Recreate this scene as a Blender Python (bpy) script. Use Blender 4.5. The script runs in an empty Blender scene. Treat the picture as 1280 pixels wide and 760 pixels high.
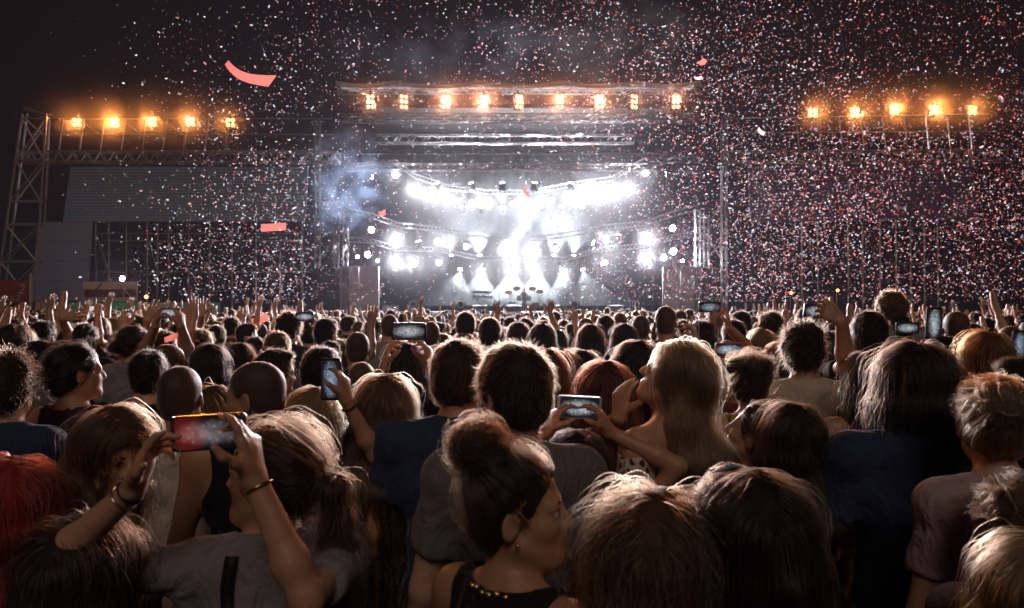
import bpy, math, random
import numpy as np
from mathutils import Vector, Matrix

random.seed(7)
RNG = np.random.default_rng(7)
PI = math.pi
SC = bpy.context.scene
COL = SC.collection

# ------------------------------------------------------------------ camera
CAM_H = 1.95                 # camera held just above the heads
FPX = 853.3                  # focal length in photograph pixels (1280 wide)
HORIZON = 385.0
cam_data = bpy.data.cameras.new("camera")
cam = bpy.data.objects.new("camera", cam_data)
COL.objects.link(cam)
cam.location = (0, 0, CAM_H)
cam.rotation_euler = (PI / 2, 0, 0)
cam_data.sensor_width = 36
cam_data.lens = 24
cam_data.shift_y = (HORIZON - 380) / 1280
cam_data.clip_start = 0.05
cam_data.clip_end = 600
cam_data.dof.use_dof = True
cam_data.dof.focus_distance = 3.2
cam_data.dof.aperture_fstop = 4.0
SC.camera = cam


def P(px, py, d):
    """World point seen at photograph pixel (px, py) at distance d along the view axis."""
    return Vector(((px - 640) / FPX * d, d, CAM_H + (HORIZON - py) / FPX * d))


# ------------------------------------------------------------------ world: night sky
world = bpy.data.worlds.new("World")
SC.world = world
world.use_nodes = True
wn = world.node_tree
bg = wn.nodes["Background"]
bg.inputs[0].default_value = (0.70, 0.52, 0.72, 1)
bg.inputs[1].default_value = 0.008

# the warm wash that reaches the crowd from behind the camera (festival ground lighting), as a weak sun
sun_d = bpy.data.lights.new("sun", 'SUN')
sun_d.energy = 0.42
sun_d.color = (1.0, 0.78, 0.64)
sun_d.angle = math.radians(25)
sun = bpy.data.objects.new("sun", sun_d)
COL.objects.link(sun)
sun.rotation_euler = (math.radians(46), 0, math.radians(2))

SC.view_settings.view_transform = 'Standard'
SC.view_settings.look = 'None'
SC.view_settings.exposure = 0.0
SC.view_settings.gamma = 1.0
SC.view_settings.use_curve_mapping = False
cy = SC.cycles
cy.use_denoising = True
cy.max_bounces = 5
cy.diffuse_bounces = 2
cy.glossy_bounces = 2
cy.transmission_bounces = 3
cy.volume_bounces = 0
cy.transparent_max_bounces = 6
cy.sample_clamp_indirect = 3.0
cy.sample_clamp_direct = 0
cy.caustics_reflective = False
cy.caustics_refractive = False
cy.volume_step_rate = 2.0
cy.volume_max_steps = 128
SC.cycles_curves.shape = 'RIBBONS'
SC.cycles_curves.subdivisions = 2

# ------------------------------------------------------------------ materials
MATS = {}


def mat(name, color, rough=0.6, metal=0.0, emit=0.0, emit_color=None, noise=0.0, scale=20.0, bump=0.0,
        translucent=0.0, sheen=0.0, sss=0.0, spec=0.5):
    if name in MATS:
        return MATS[name]
    m = bpy.data.materials.new(name)
    m.use_nodes = True
    nt = m.node_tree
    b = nt.nodes["Principled BSDF"]
    b.inputs["Base Color"].default_value = (*color, 1)
    b.inputs["Roughness"].default_value = rough
    b.inputs["Metallic"].default_value = metal
    b.inputs["Specular IOR Level"].default_value = spec
    if sheen:
        b.inputs["Sheen Weight"].default_value = sheen
        b.inputs["Sheen Roughness"].default_value = 0.4
    if emit:
        b.inputs["Emission Color"].default_value = (*(emit_color or color), 1)
        b.inputs["Emission Strength"].default_value = emit
    if noise or bump:
        tc = nt.nodes.new("ShaderNodeTexCoord")
        nz = nt.nodes.new("ShaderNodeTexNoise")
        nz.inputs["Scale"].default_value = scale
        nz.inputs["Detail"].default_value = 5
        nt.links.new(tc.outputs["Object"], nz.inputs["Vector"])
        if noise:
            ramp = nt.nodes.new("ShaderNodeMix")
            ramp.data_type = 'RGBA'
            ramp.inputs[6].default_value = (*[c * (1 - noise) for c in color], 1)
            ramp.inputs[7].default_value = (*[min(1, c * (1 + noise)) for c in color], 1)
            nt.links.new(nz.outputs["Fac"], ramp.inputs[0])
            nt.links.new(ramp.outputs[2], b.inputs["Base Color"])
        if bump:
            bp = nt.nodes.new("ShaderNodeBump")
            bp.inputs["Strength"].default_value = bump
            bp.inputs["Distance"].default_value = 0.01
            nt.links.new(nz.outputs["Fac"], bp.inputs["Height"])
            nt.links.new(bp.outputs["Normal"], b.inputs["Normal"])
    if translucent:
        tr = nt.nodes.new("ShaderNodeBsdfTranslucent")
        tr.inputs["Color"].default_value = (*color, 1)
        mx = nt.nodes.new("ShaderNodeMixShader")
        mx.inputs[0].default_value = translucent
        nt.links.new(b.outputs[0], mx.inputs[1])
        nt.links.new(tr.outputs[0], mx.inputs[2])
        nt.links.new(mx.outputs[0], nt.nodes["Material Output"].inputs["Surface"])
    MATS[name] = m
    return m


def emission(name, color, strength):
    if name in MATS:
        return MATS[name]
    m = bpy.data.materials.new(name)
    m.use_nodes = True
    nt = m.node_tree
    nt.nodes.remove(nt.nodes["Principled BSDF"])
    e = nt.nodes.new("ShaderNodeEmission")
    e.inputs[0].default_value = (*color, 1)
    e.inputs[1].default_value = strength
    nt.links.new(e.outputs[0], nt.nodes["Material Output"].inputs["Surface"])
    MATS[name] = m
    return m


def hair_mat(name, color, rough=0.32):
    if name in MATS:
        return MATS[name]
    m = bpy.data.materials.new(name)
    m.use_nodes = True
    nt = m.node_tree
    nt.nodes.remove(nt.nodes["Principled BSDF"])
    h = nt.nodes.new("ShaderNodeBsdfHairPrincipled")
    h.model = 'CHIANG'
    h.parametrization = 'COLOR'
    h.inputs["Color"].default_value = (*color, 1)
    h.inputs["Roughness"].default_value = rough
    h.inputs["Radial Roughness"].default_value = 0.45
    h.inputs["Coat"].default_value = 0.1
    hi = nt.nodes.new("ShaderNodeHairInfo")          # every strand its own shade
    mx = nt.nodes.new("ShaderNodeMix"); mx.data_type = 'RGBA'
    mx.inputs[6].default_value = (*[c * 0.55 for c in color], 1)
    mx.inputs[7].default_value = (*[min(1, c * 1.75) for c in color], 1)
    nt.links.new(hi.outputs["Random"], mx.inputs[0])
    nt.links.new(mx.outputs[2], h.inputs["Color"])
    nt.links.new(h.outputs[0], nt.nodes["Material Output"].inputs["Surface"])
    MATS[name] = m
    return m


SKIN = [mat("skin_fair", (0.56, 0.31, 0.20), 0.48, noise=0.16, scale=45, bump=0.14),
        mat("skin_tan", (0.47, 0.25, 0.155), 0.46, noise=0.16, scale=45, bump=0.14),
        mat("skin_light", (0.60, 0.35, 0.24), 0.5, noise=0.16, scale=45, bump=0.14),
        mat("skin_olive", (0.40, 0.22, 0.14), 0.46, noise=0.16, scale=45, bump=0.14)]
LIP = mat("lips", (0.42, 0.17, 0.13), 0.4)
HAIRC = {'black': (0.014, 0.010, 0.009), 'dark': (0.026, 0.016, 0.011), 'brown': (0.052, 0.029, 0.017),
         'light': (0.125, 0.070, 0.038), 'blond': (0.30, 0.18, 0.09), 'ginger': (0.20, 0.070, 0.022),
         'auburn': (0.085, 0.022, 0.012), 'red': (0.50, 0.045, 0.040)}
HSTR = {k: hair_mat("hair_strands_" + k, tuple(c * 0.5 for c in v)) for k, v in HAIRC.items()}
HCAP = {k: mat("hair_" + k, tuple(c * 0.55 for c in v), 0.6, noise=0.3, scale=60, bump=0.3, spec=0.2) for k, v in HAIRC.items()}
HBUZZ = {k: mat("cropped_hair_" + k, tuple(c * 0.5 + q * 0.15 for c, q in zip(v, (0.42, 0.24, 0.16))), 0.5, noise=0.25, scale=160, bump=0.35, sheen=0.35, spec=0.3) for k, v in HAIRC.items()}
CLOTHC = {'black': (0.012, 0.012, 0.014), 'charcoal': (0.035, 0.033, 0.036), 'grey': (0.24, 0.225, 0.235),
          'navy': (0.030, 0.045, 0.10), 'blue': (0.035, 0.075, 0.17), 'white': (0.70, 0.67, 0.64),
          'cream': (0.52, 0.44, 0.36), 'maroon': (0.11, 0.022, 0.030), 'purple': (0.060, 0.022, 0.055),
          'pink': (0.42, 0.14, 0.16), 'green': (0.05, 0.10, 0.045), 'yellow': (0.38, 0.34, 0.06),
          'beige': (0.40, 0.31, 0.31), 'taupe': (0.16, 0.145, 0.15), 'denim': (0.05, 0.075, 0.13)}
CLOTH = {k: mat("cloth_" + k, v, 0.85, noise=0.12, scale=180, bump=0.25, sheen=0.15, spec=0.2) for k, v in CLOTHC.items()}


def pattern_cloth():
    m = bpy.data.materials.new("cloth_leaf_print")
    m.use_nodes = True
    nt = m.node_tree
    b = nt.nodes["Principled BSDF"]
    b.inputs["Roughness"].default_value = 0.85
    tc = nt.nodes.new("ShaderNodeTexCoord")
    v = nt.nodes.new("ShaderNodeTexVoronoi")
    v.feature = 'DISTANCE_TO_EDGE'
    v.inputs["Scale"].default_value = 42
    mp = nt.nodes.new("ShaderNodeMapping")
    mp.inputs["Scale"].default_value = (1.3, 0.8, 0.8)
    nt.links.new(tc.outputs["Object"], mp.inputs["Vector"])
    nt.links.new(mp.outputs["Vector"], v.inputs["Vector"])
    r = nt.nodes.new("ShaderNodeValToRGB")
    r.color_ramp.elements[0].position = 0.16
    r.color_ramp.elements[0].color = (0.62, 0.52, 0.45, 1)
    r.color_ramp.elements[1].position = 0.22
    r.color_ramp.elements[1].color = (0.07, 0.035, 0.035, 1)
    nt.links.new(v.outputs["Distance"], r.inputs[0])
    nt.links.new(r.outputs[0], b.inputs["Base Color"])
    return m


def stripe_cloth():
    m = bpy.data.materials.new("cloth_stripes")
    m.use_nodes = True
    nt = m.node_tree
    b = nt.nodes["Principled BSDF"]
    b.inputs["Roughness"].default_value = 0.85
    tc = nt.nodes.new("ShaderNodeTexCoord")
    v = nt.nodes.new("ShaderNodeTexWave")
    v.bands_direction = 'Z'
    v.inputs["Scale"].default_value = 14
    nt.links.new(tc.outputs["Object"], v.inputs["Vector"])
    r = nt.nodes.new("ShaderNodeValToRGB")
    r.color_ramp.interpolation = 'CONSTANT'
    r.color_ramp.elements[0].color = (0.5, 0.42, 0.38, 1)
    r.color_ramp.elements[1].position = 0.5
    r.color_ramp.elements[1].color = (0.10, 0.05, 0.06, 1)
    nt.links.new(v.outputs["Fac"], r.inputs[0])
    nt.links.new(r.outputs[0], b.inputs["Base Color"])
    return m


def wrinkle(m):
    """Soft creases over a fabric, on top of its weave."""
    nt = m.node_tree
    b = nt.nodes["Principled BSDF"]
    tc = nt.nodes.new("ShaderNodeTexCoord")
    mp = nt.nodes.new("ShaderNodeMapping"); mp.inputs["Scale"].default_value = (1.0, 1.0, 0.55); mp.inputs["Rotation"].default_value = (0.3, 0.5, 0.2)
    nz = nt.nodes.new("ShaderNodeTexNoise"); nz.inputs["Scale"].default_value = 11; nz.inputs["Detail"].default_value = 2.5; nz.inputs["Distortion"].default_value = 1.6
    nt.links.new(tc.outputs["Object"], mp.inputs["Vector"]); nt.links.new(mp.outputs["Vector"], nz.inputs["Vector"])
    bp = nt.nodes.new("ShaderNodeBump"); bp.inputs["Strength"].default_value = 0.9; bp.inputs["Distance"].default_value = 0.035
    nt.links.new(nz.outputs["Fac"], bp.inputs["Height"])
    old = b.inputs["Normal"].links[0].from_socket if b.inputs["Normal"].links else None
    if old: nt.links.new(old, bp.inputs["Normal"])
    nt.links.new(bp.outputs["Normal"], b.inputs["Normal"])


CLOTH['print'] = pattern_cloth()
CLOTH['stripe'] = stripe_cloth()
for m_ in CLOTH.values(): wrinkle(m_)
METAL = mat("truss_aluminium", (0.30, 0.30, 0.32), 0.4, 0.85, noise=0.15, scale=8)
STEEL = mat("scaffold_steel", (0.32, 0.28, 0.27), 0.5, 0.6, noise=0.25, scale=6)
BLACKM = mat("black_powder_coat", (0.018, 0.018, 0.020), 0.45, noise=0.2, scale=30)
CANVAS = mat("roof_canvas", (0.40, 0.37, 0.35), 0.8, noise=0.15, scale=3, bump=0.2)
EARTH = mat("trodden_ground", (0.045, 0.038, 0.032), 0.95, noise=0.35, scale=1.5, bump=0.6)


# ------------------------------------------------------------------ object helpers
def tag(o, label=None, cat=None, group=None, kind=None):
    if label: o['label'] = label
    if cat: o['category'] = cat
    if group: o['group'] = group
    if kind: o['kind'] = kind
    return o


def empty(name, loc, label=None, cat=None, group=None, rz=0.0, kind=None):
    o = bpy.data.objects.new(name, None)
    o.empty_display_size = 0.1
    COL.objects.link(o)
    o.location = loc
    o.rotation_euler = (0, 0, rz)
    return tag(o, label, cat, group, kind)


def mesh_from(name, V, F, mats, smooth=True, midx=None):
    me = bpy.data.meshes.new(name)
    V = np.asarray(V, dtype=np.float32).reshape(-1, 3)
    if isinstance(F, np.ndarray):
        n = F.shape[1]
        me.vertices.add(len(V))
        me.vertices.foreach_set('co', V.ravel())
        me.loops.add(F.size)
        me.loops.foreach_set('vertex_index', F.ravel().astype(np.int32))
        me.polygons.add(len(F))
        me.polygons.foreach_set('loop_start', np.arange(0, F.size, n, dtype=np.int32))
        me.update(calc_edges=True)
    else:
        me.from_pydata([tuple(v) for v in V], [], F)
        me.update()
    for m in mats:
        me.materials.append(m)
    if smooth and len(me.polygons):
        me.polygons.foreach_set('use_smooth', np.ones(len(me.polygons), dtype=bool))
    if midx is not None:
        me.polygons.foreach_set('material_index', np.asarray(midx, dtype=np.int32))
    return me


def link(name, me, parent=None, loc=None):
    o = bpy.data.objects.new(name, me)
    COL.objects.link(o)
    if parent is not None:
        o.parent = parent
    if loc is not None:
        o.location = loc
    return o


class MB:
    """Collects simple solids and links them as one mesh object."""
    def __init__(self):
        self.v, self.f = [], []

    def box(self, c, s, R=None):
        c = Vector(c)
        i = len(self.v)
        for z in (-1, 1):
            for y in (-1, 1):
                for x in (-1, 1):
                    p = Vector((x * s[0] / 2, y * s[1] / 2, z * s[2] / 2))
                    if R is not None: p = R @ p
                    self.v.append(tuple(c + p))
        for q in ((0, 2, 3, 1), (4, 5, 7, 6), (0, 1, 5, 4), (2, 6, 7, 3), (0, 4, 6, 2), (1, 3, 7, 5)):
            self.f.append(tuple(i + k for k in q))
        return self

    def bar(self, a, b, r, n=6, r2=None, cap=True):
        a, b = Vector(a), Vector(b)
        d = (b - a)
        if d.length < 1e-6: return self
        d.normalize()
        u = d.orthogonal().normalized()
        w = d.cross(u)
        i = len(self.v)
        for (p, rr) in ((a, r), (b, r if r2 is None else r2)):
            for k in range(n):
                t = 2 * PI * k / n
                self.v.append(tuple(p + (u * math.cos(t) + w * math.sin(t)) * rr))
        for k in range(n):
            k2 = (k + 1) % n
            self.f.append((i + k, i + k2, i + n + k2, i + n + k))
        if cap:
            self.f.append(tuple(i + k for k in range(n))[::-1])
            self.f.append(tuple(i + n + k for k in range(n)))
        return self

    def tube(self, pts, r, n=6):
        for a, b in zip(pts[:-1], pts[1:]):
            self.bar(a, b, r, n)
        return self

    def quad(self, a, b, c, d):
        i = len(self.v)
        self.v += [tuple(a), tuple(b), tuple(c), tuple(d)]
        self.f.append((i, i + 1, i + 2, i + 3))
        return self

    def ring(self, c, axis, R, r, n=20, m=6):
        axis = Vector(axis).normalized()
        u = axis.orthogonal().normalized()
        w = axis.cross(u)
        i = len(self.v)
        for k in range(n):
            t = 2 * PI * k / n
            o = u * math.cos(t) + w * math.sin(t)
            for j in range(m):
                s = 2 * PI * j / m
                self.v.append(tuple(Vector(c) + o * (R + r * math.cos(s)) + axis * (r * math.sin(s))))
        for k in range(n):
            for j in range(m):
                self.f.append((i + k * m + j, i + k * m + (j + 1) % m, i + ((k + 1) % n) * m + (j + 1) % m, i + ((k + 1) % n) * m + j))
        return self

    def mesh(self, name, m, smooth=False):
        return mesh_from(name, self.v, self.f, [m], smooth)

    def build(self, name, m, parent=None, smooth=False):
        return link(name, self.mesh(name, m, smooth), parent)


def copy_tree(o, parent=None):
    c = o.copy()
    COL.objects.link(c)
    if parent is not None: c.parent = parent
    for ch in o.children:
        copy_tree(ch, c)
    return c

# ------------------------------------------------------------------ setting: ground
g = MB()
g.quad((-200, -60, 0), (200, -60, 0), (200, 260, 0), (-200, 260, 0))
tag(g.build("ground", EARTH), kind='structure')


# ------------------------------------------------------------------ trusses and scaffolding
def truss(name, A, B, h, d, n, label, cat="truss", r=0.03, m=METAL, group=None, up=Vector((0, 0, 1))):
    """Box truss between A and B: four chords and the lacing that joins them."""
    A, B = Vector(A), Vector(B)
    ax = (B - A).normalized()
    side = ax.cross(up).normalized()
    u = side.cross(ax).normalized()
    root = empty(name, A, label, cat, group)
    L = (B - A).length
    cor = [(-h / 2, -d / 2), (h / 2, -d / 2), (h / 2, d / 2), (-h / 2, d / 2)]
    for (a, b) in cor:
        o = u * a + side * b
        MB().bar(o, o + ax * L, r, 6).build("chord", m, root)
    lac = MB()
    for i in range(n):
        t0, t1 = L * i / n, L * (i + 1) / n
        for k in range(4):
            p, q = cor[k], cor[(k + 1) % 4]
            if i % 2: p, q = q, p
            lac.bar(u * p[0] + side * p[1] + ax * t0, u * q[0] + side * q[1] + ax * t1, r * 0.55, 4)
    tag(lac.build("lacing", m, root), kind='stuff')
    return root


def scaffold(name, poles, ledgers, braces, label, cat="scaffold", r=0.035, m=STEEL, group=None):
    root = empty(name, (poles[0][0][0], poles[0][0][1], 0), label, cat, group)
    O = Vector(root.location)
    for a, b in poles: MB().bar(Vector(a) - O, Vector(b) - O, r, 6).build("upright", m, root)
    for a, b in ledgers: MB().bar(Vector(a) - O, Vector(b) - O, r * 0.8, 6).build("ledger", m, root)
    for a, b in braces: MB().bar(Vector(a) - O, Vector(b) - O, r * 0.7, 6).build("brace", m, root)
    return root


D0 = 38.0


def ground_pt(px, d):
    p = P(px, 385, d)
    p.z = 0
    return p


# roof of the main stage
truss("roof_truss", P(420, 113, 38), P(876, 113, 38), 0.25, 0.5, 40, "top roof truss of the stage just under the canvas edge")
truss("roof_truss", P(425, 148, 38), P(872, 148, 38), 0.36, 0.5, 44, "heavy front roof truss below the nine amber blinders", r=0.04)
truss("roof_truss", P(470, 174, 42), P(792, 174, 42), 0.5, 0.5, 36, "pale truss second from the top, hung behind the front roof truss", r=0.04)
truss("roof_truss", P(432, 209, 40.5), P(832, 209, 40.5), 0.38, 0.45, 40, "long truss just over the upper row of white spotlights", r=0.04)
# swagged canvas edge
sw = [(420, 490), (490, 597), (597, 705), (705, 792), (792, 876)]
cv = empty("canvas_roof_edge", P(648, 104, 37.6), "swagged canvas edge of the stage roof glowing amber from below", "canopy")
for a, b in sw:
    v, f = [], []
    n = 10
    for i in range(n + 1):
        t = i / n
        sag = 4.0 * math.sin(PI * t)
        for (dy, dz) in ((0, -2.4), (0, 3.0), (1.2, 3.0 - 1.0)):
            p = P(a + (b - a) * t, 104 + sag - dz, 37.6) + Vector((0, dy, 0)) - Vector(cv.location)
            v.append(tuple(p))
    for i in range(n):
        for k in range(2):
            f.append((i * 3 + k, i * 3 + 3 + k, i * 3 + 4 + k, i * 3 + 1 + k))
    o = link("canvas_swag", mesh_from("canvas_swag", v, f, [CANVAS]), cv)
    sol = o.modifiers.new("thick", 'SOLIDIFY'); sol.thickness = 0.04
# roof slab, back wall
roof = MB()
roof.box((P(648, 110, 38).x, 51.5, 15.4), (21.0, 12.0, 0.25))
tag(roof.build("stage_roof", BLACKM), "flat black roof deck over the whole main stage", "roof")
bd = empty("stage_backdrop", (0.4, 57, 1.75), "dark cloth backdrop hung across the back of the stage", "backdrop")
DARKCLOTH = mat("backdrop_cloth", (0.012, 0.012, 0.015), 0.9, noise=0.3, scale=2, bump=0.3)
v, f = [], []
n = 140
for i in range(n + 1):
    x = -13 + 26 * i / n
    y = 0.03 * math.sin(i * 1.3) + 0.02 * math.sin(i * 3.1)
    v += [(x, y, 0), (x, y, 13)]
for i in range(n): f.append((2 * i, 2 * i + 2, 2 * i + 3, 2 * i + 1))
link("cloth", mesh_from("cloth", v, f, [DARKCLOTH]), bd)
MB().bar((-13, 0, 13.05), (13, 0, 13.05), 0.04, 8).build("hanging_bar", STEEL, bd)

# stage deck
deck = empty("stage", (0.4, 47.5, 0), "raised black main stage with a skirted front behind the crowd", "stage")
MB().box((0, 0, 1.62), (24, 19, 0.16)).build("deck", mat("stage_floor", (0.03, 0.03, 0.033), 0.35, noise=0.3, scale=3), deck)
for i in range(16):
    MB().box((-11.25 + 1.5 * i, -9.38, 0.78), (1.46, 0.06, 1.5)).build("skirt_panel", BLACKM, deck)
MB().box((0, -9.45, 1.70), (24, 0.08, 0.06)).build("edge_trim", METAL, deck)
# crowd barrier in front
br = empty("crowd_barrier", (0.4, 36.6, 0), "steel crowd barrier along the front of the stage", "barrier")
for i in range(20):
    x = -11.4 + 1.2 * i
    MB().box((x, 0, 0.6), (1.14, 0.03, 0.9)).build("panel", METAL, br)
MB().bar((-12, 0, 1.12), (12, 0, 1.12), 0.03, 8).build("rail", METAL, br)

# stage towers
for (x0, x1, nm) in ((397, 432, "left"), (872, 905, "right")):
    lab = "pale truss tower at the %s edge of the stage beside the %s panel" % (nm, nm)
    inner, outer = (x1, x0) if nm == "left" else (x0, x1)
    tw = empty("stage_tower", ground_pt((x0 + x1) / 2, 38), lab, "tower")
    O = Vector(tw.location)
    for px, pt in ((outer, 150), (inner, 262), ((2 * inner + outer) / 3, 270)):
        top = P(px, pt, 38).z
        b = ground_pt(px, 38)
        for dx in (-0.13, 0.13):
            for dy in (-0.13, 0.13):
                MB().bar(b - O + Vector((dx, dy, 0)), b - O + Vector((dx, dy, top)), 0.028, 6).build("chord", METAL, tw)
        lac = MB()
        nn = int(top / 0.45)
        for i in range(nn):
            z0, z1 = top * i / nn, top * (i + 1) / nn
            s = 1 if i % 2 else -1
            for dy in (-0.13, 0.13):
                lac.bar(b - O + Vector((-0.13 * s, dy, z0)), b - O + Vector((0.13 * s, dy, z1)), 0.016, 4)
            for dx in (-0.13, 0.13):
                lac.bar(b - O + Vector((dx, -0.13 * s, z0)), b - O + Vector((dx, 0.13 * s, z1)), 0.016, 4)
        tag(lac.build("lacing", METAL, tw), kind='stuff')
    for (pa, ya, pb, yb) in ((outer, 250, inner, 300), (inner, 275, outer, 330), (outer, 300, inner, 335)):
        MB().bar(P(pa, ya, 38) - O, P(pb, yb, 38) - O, 0.025, 6).build("brace", METAL, tw)

# pale side panels and dark speaker cabinets at both sides of the stage
PANEL = mat("panel_grey", (0.36, 0.36, 0.40), 0.6, noise=0.08, scale=2)
for (a, b, c, e, s) in ((424, 474, 395, 424, "left"), (828, 873, 873, 895, "right")):
    p0, p1 = P(a, 385, 38.2), P(b, 385, 38.2)
    o = empty("stage_screen", ((p0.x + p1.x) / 2, 38.2, 1.7), "tall pale grey panel at the %s side of the stage front" % s, "panel")
    w = p1.x - p0.x
    hgt = P(0, 333, 38.2).z - 1.7
    for k in range(2):
        for j in range(2):
            MB().box((-w / 4 + k * w / 2, 0, hgt * (0.25 + 0.5 * j)), (w / 2 - 0.02, 0.12, hgt / 2 - 0.02)).build("sheet", PANEL, o)
    q0, q1 = P(c, 385, 37.9), P(e, 385, 37.9)
    sp = empty("speaker_stack", ((q0.x + q1.x) / 2, 37.7, 0), "stack of black speaker cabinets outside the %s pale panel" % s, "speaker")
    w2 = q1.x - q0.x - 0.05
    for k in range(5):
        cb = MB().box((0, 0, 0.42 + k * 0.83), (w2, 0.9, 0.80)).build("cabinet", BLACKM, sp)
        MB().box((0, -0.46, 0.42 + k * 0.83), (w2 * 0.9, 0.03, 0.7)).build("grille", mat("speaker_grille", (0.03, 0.03, 0.034), 0.6, 0.5), cb)

# ------------------------------------------------------------------ left wing
L1 = 36.5
truss("wing_truss", P(26, 197, L1), P(424, 197, L1), 0.55, 0.55, 46, "long horizontal truss over the dark left video screen", r=0.045, m=STEEL)
truss("wing_truss", P(904, 197, L1), P(1256, 195, L1), 0.55, 0.55, 42, "long horizontal truss over the dark right wing", r=0.045, m=STEEL)
ups = []
for i in range(9):
    x = 80 + i * 24 if i % 2 == 0 else 56 + i * 24 + 24
    ups.append((P(73 + i * 26, 192, L1 - 0.2), P(79 + i * 26, 149, L1 - 0.2)))
scaffold("lamp_gantry", ups, [(P(40, 168, L1), P(415, 168, L1)), (P(60, 149, L1), P(415, 148, L1))],
         [(P(60, 149, L1), P(30, 136, L1))] + [(P(99 + 52 * i, 150, L1), P(125 + 52 * i, 168, L1)) for i in range(4)],
         "slim steel gantry that carries the five amber lamps of the left wing", "gantry")
ups = [(P(1000 + i * 27, 192, L1 - 0.2), P(995 + i * 27, 146, L1 - 0.2)) for i in range(9)]
scaffold("lamp_gantry", ups, [(P(905, 166, L1), P(1246, 164, L1)), (P(905, 148, L1), P(1246, 142, L1))], [],
         "slim steel gantry that carries the five amber lamps of the right wing", "gantry")
# far left tower
T = 35.0
def tp(px, py, dd=0): return P(px, py, T + dd)
poles = []
for (bx, tx, dd) in ((-14, 28, 0), (40, 58, 0), (-2, 34, 2.2), (48, 62, 2.2)):
    b = ground_pt(bx, T + dd)
    poles.append((b, tp(tx, 142, dd)))
lerp = lambda a, b, t: Vector(a) * (1 - t) + Vector(b) * t
led, brc = [], []
for t in (0.18, 0.36, 0.52, 0.62, 0.80, 0.98):
    q = [lerp(a, b, t) for a, b in poles]
    led += [(q[0], q[1]), (q[2], q[3]), (q[0], q[2]), (q[1], q[3])]
for t0, t1 in ((0.18, 0.36), (0.36, 0.52), (0.62, 0.80), (0.80, 0.98)):
    brc += [(lerp(*poles[0], t0), lerp(*poles[1], t1)), (lerp(*poles[1], t0), lerp(*poles[0], t1)),
            (lerp(*poles[2], t0), lerp(*poles[3], t1))]
brc += [(lerp(*poles[0], 0.99), lerp(*poles[1], 0.9)), (tp(30, 134), tp(75, 150))]
scaffold("scaffold_tower", poles, led, brc, "brownish cross-braced scaffold tower at the far left of the venue", "tower", r=0.06)
# big screen and side screen
def panel_obj(name, corners, depth, m, label, cat, rows, cols, part="module"):
    """Upright panel of rows x cols modules between four corner points (tl, tr, br, bl)."""
    tl, tr, brr, bl = [Vector(c) for c in corners]
    root = empty(name, (tl + tr + brr + bl) / 4, label, cat)
    O = Vector(root.location)
    gx, gy = 0.0015, 0.003
    for r in range(rows):
        for c in range(cols):
            def pt(u, v): return lerp(lerp(tl, tr, u), lerp(bl, brr, u), v)
            u0, u1 = c / cols + gx, (c + 1) / cols - gx
            v0, v1 = r / rows + gy, (r + 1) / rows - gy
            b = MB()
            q = [pt(u0, v0), pt(u1, v0), pt(u1, v1), pt(u0, v1)]
            fr = [p - O for p in q]
            bk = [p - O + Vector((0, depth, 0)) for p in q]
            b.v = [tuple(p) for p in fr + bk]
            b.f = [(3, 2, 1, 0), (4, 5, 6, 7), (0, 1, 5, 4), (1, 2, 6, 5), (2, 3, 7, 6), (3, 0, 4, 7)]
            b.build(part, m, root)
    return root


def led_mat(name, c1, c2, strength, scale):
    m = bpy.data.materials.new(name)
    m.use_nodes = True
    nt = m.node_tree
    b = nt.nodes["Principled BSDF"]
    b.inputs["Roughness"].default_value = 0.5
    tc = nt.nodes.new("ShaderNodeTexCoord")
    w = nt.nodes.new("ShaderNodeTexWave")
    w.bands_direction = 'Z'
    w.inputs["Scale"].default_value = scale
    nz = nt.nodes.new("ShaderNodeTexNoise")
    nz.inputs["Scale"].default_value = 0.5
    nt.links.new(tc.outputs["Object"], w.inputs["Vector"])
    nt.links.new(tc.outputs["Object"], nz.inputs["Vector"])
    mx = nt.nodes.new("ShaderNodeMix"); mx.data_type = 'RGBA'
    mx.inputs[6].default_value = (*c1, 1); mx.inputs[7].default_value = (*c2, 1)
    nt.links.new(w.outputs["Fac"], mx.inputs[0])
    nt.links.new(mx.outputs[2], b.inputs["Base Color"])
    nt.links.new(mx.outputs[2], b.inputs["Emission Color"])
    b.inputs["Emission Strength"].default_value = strength
    return m


SCREEN = led_mat("video_screen_idle", (0.055, 0.066, 0.08), (0.10, 0.115, 0.135), 0.17, 1.9)  # faint emission put in; the screen itself is off
SCREEN2 = led_mat("side_screen_idle", (0.075, 0.062, 0.078), (0.085, 0.07, 0.086), 0.22, 3.0)
SCREEN3 = led_mat("right_screen_idle", (0.05, 0.03, 0.06), (0.08, 0.05, 0.09), 0.12, 1.9)  # faint glow put into the emission, though this screen is off
panel_obj("video_screen", (P(88, 208, L1 + .8), P(385, 208, L1 + .8), P(382, 277, L1 + .8), P(78, 277, L1 + .8)), 0.15, SCREEN,
          "wide idle blue-grey video screen hung under the left wing truss", "screen", 2, 8)
panel_obj("side_screen", (P(48, 277, L1), P(114, 277, L1), P(108, 376, L1), P(37, 376, L1)), 0.15, SCREEN2,
          "narrow upright grey screen standing below the left corner of the wide one", "screen", 4, 2)
panel_obj("video_screen", (P(935, 206, L1 + .8), P(1215, 205, L1 + .8), P(1225, 276, L1 + .8), P(938, 277, L1 + .8)), 0.15, SCREEN3,
          "wide switched-off dark purple video screen of the right wing", "screen", 2, 8)
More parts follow.
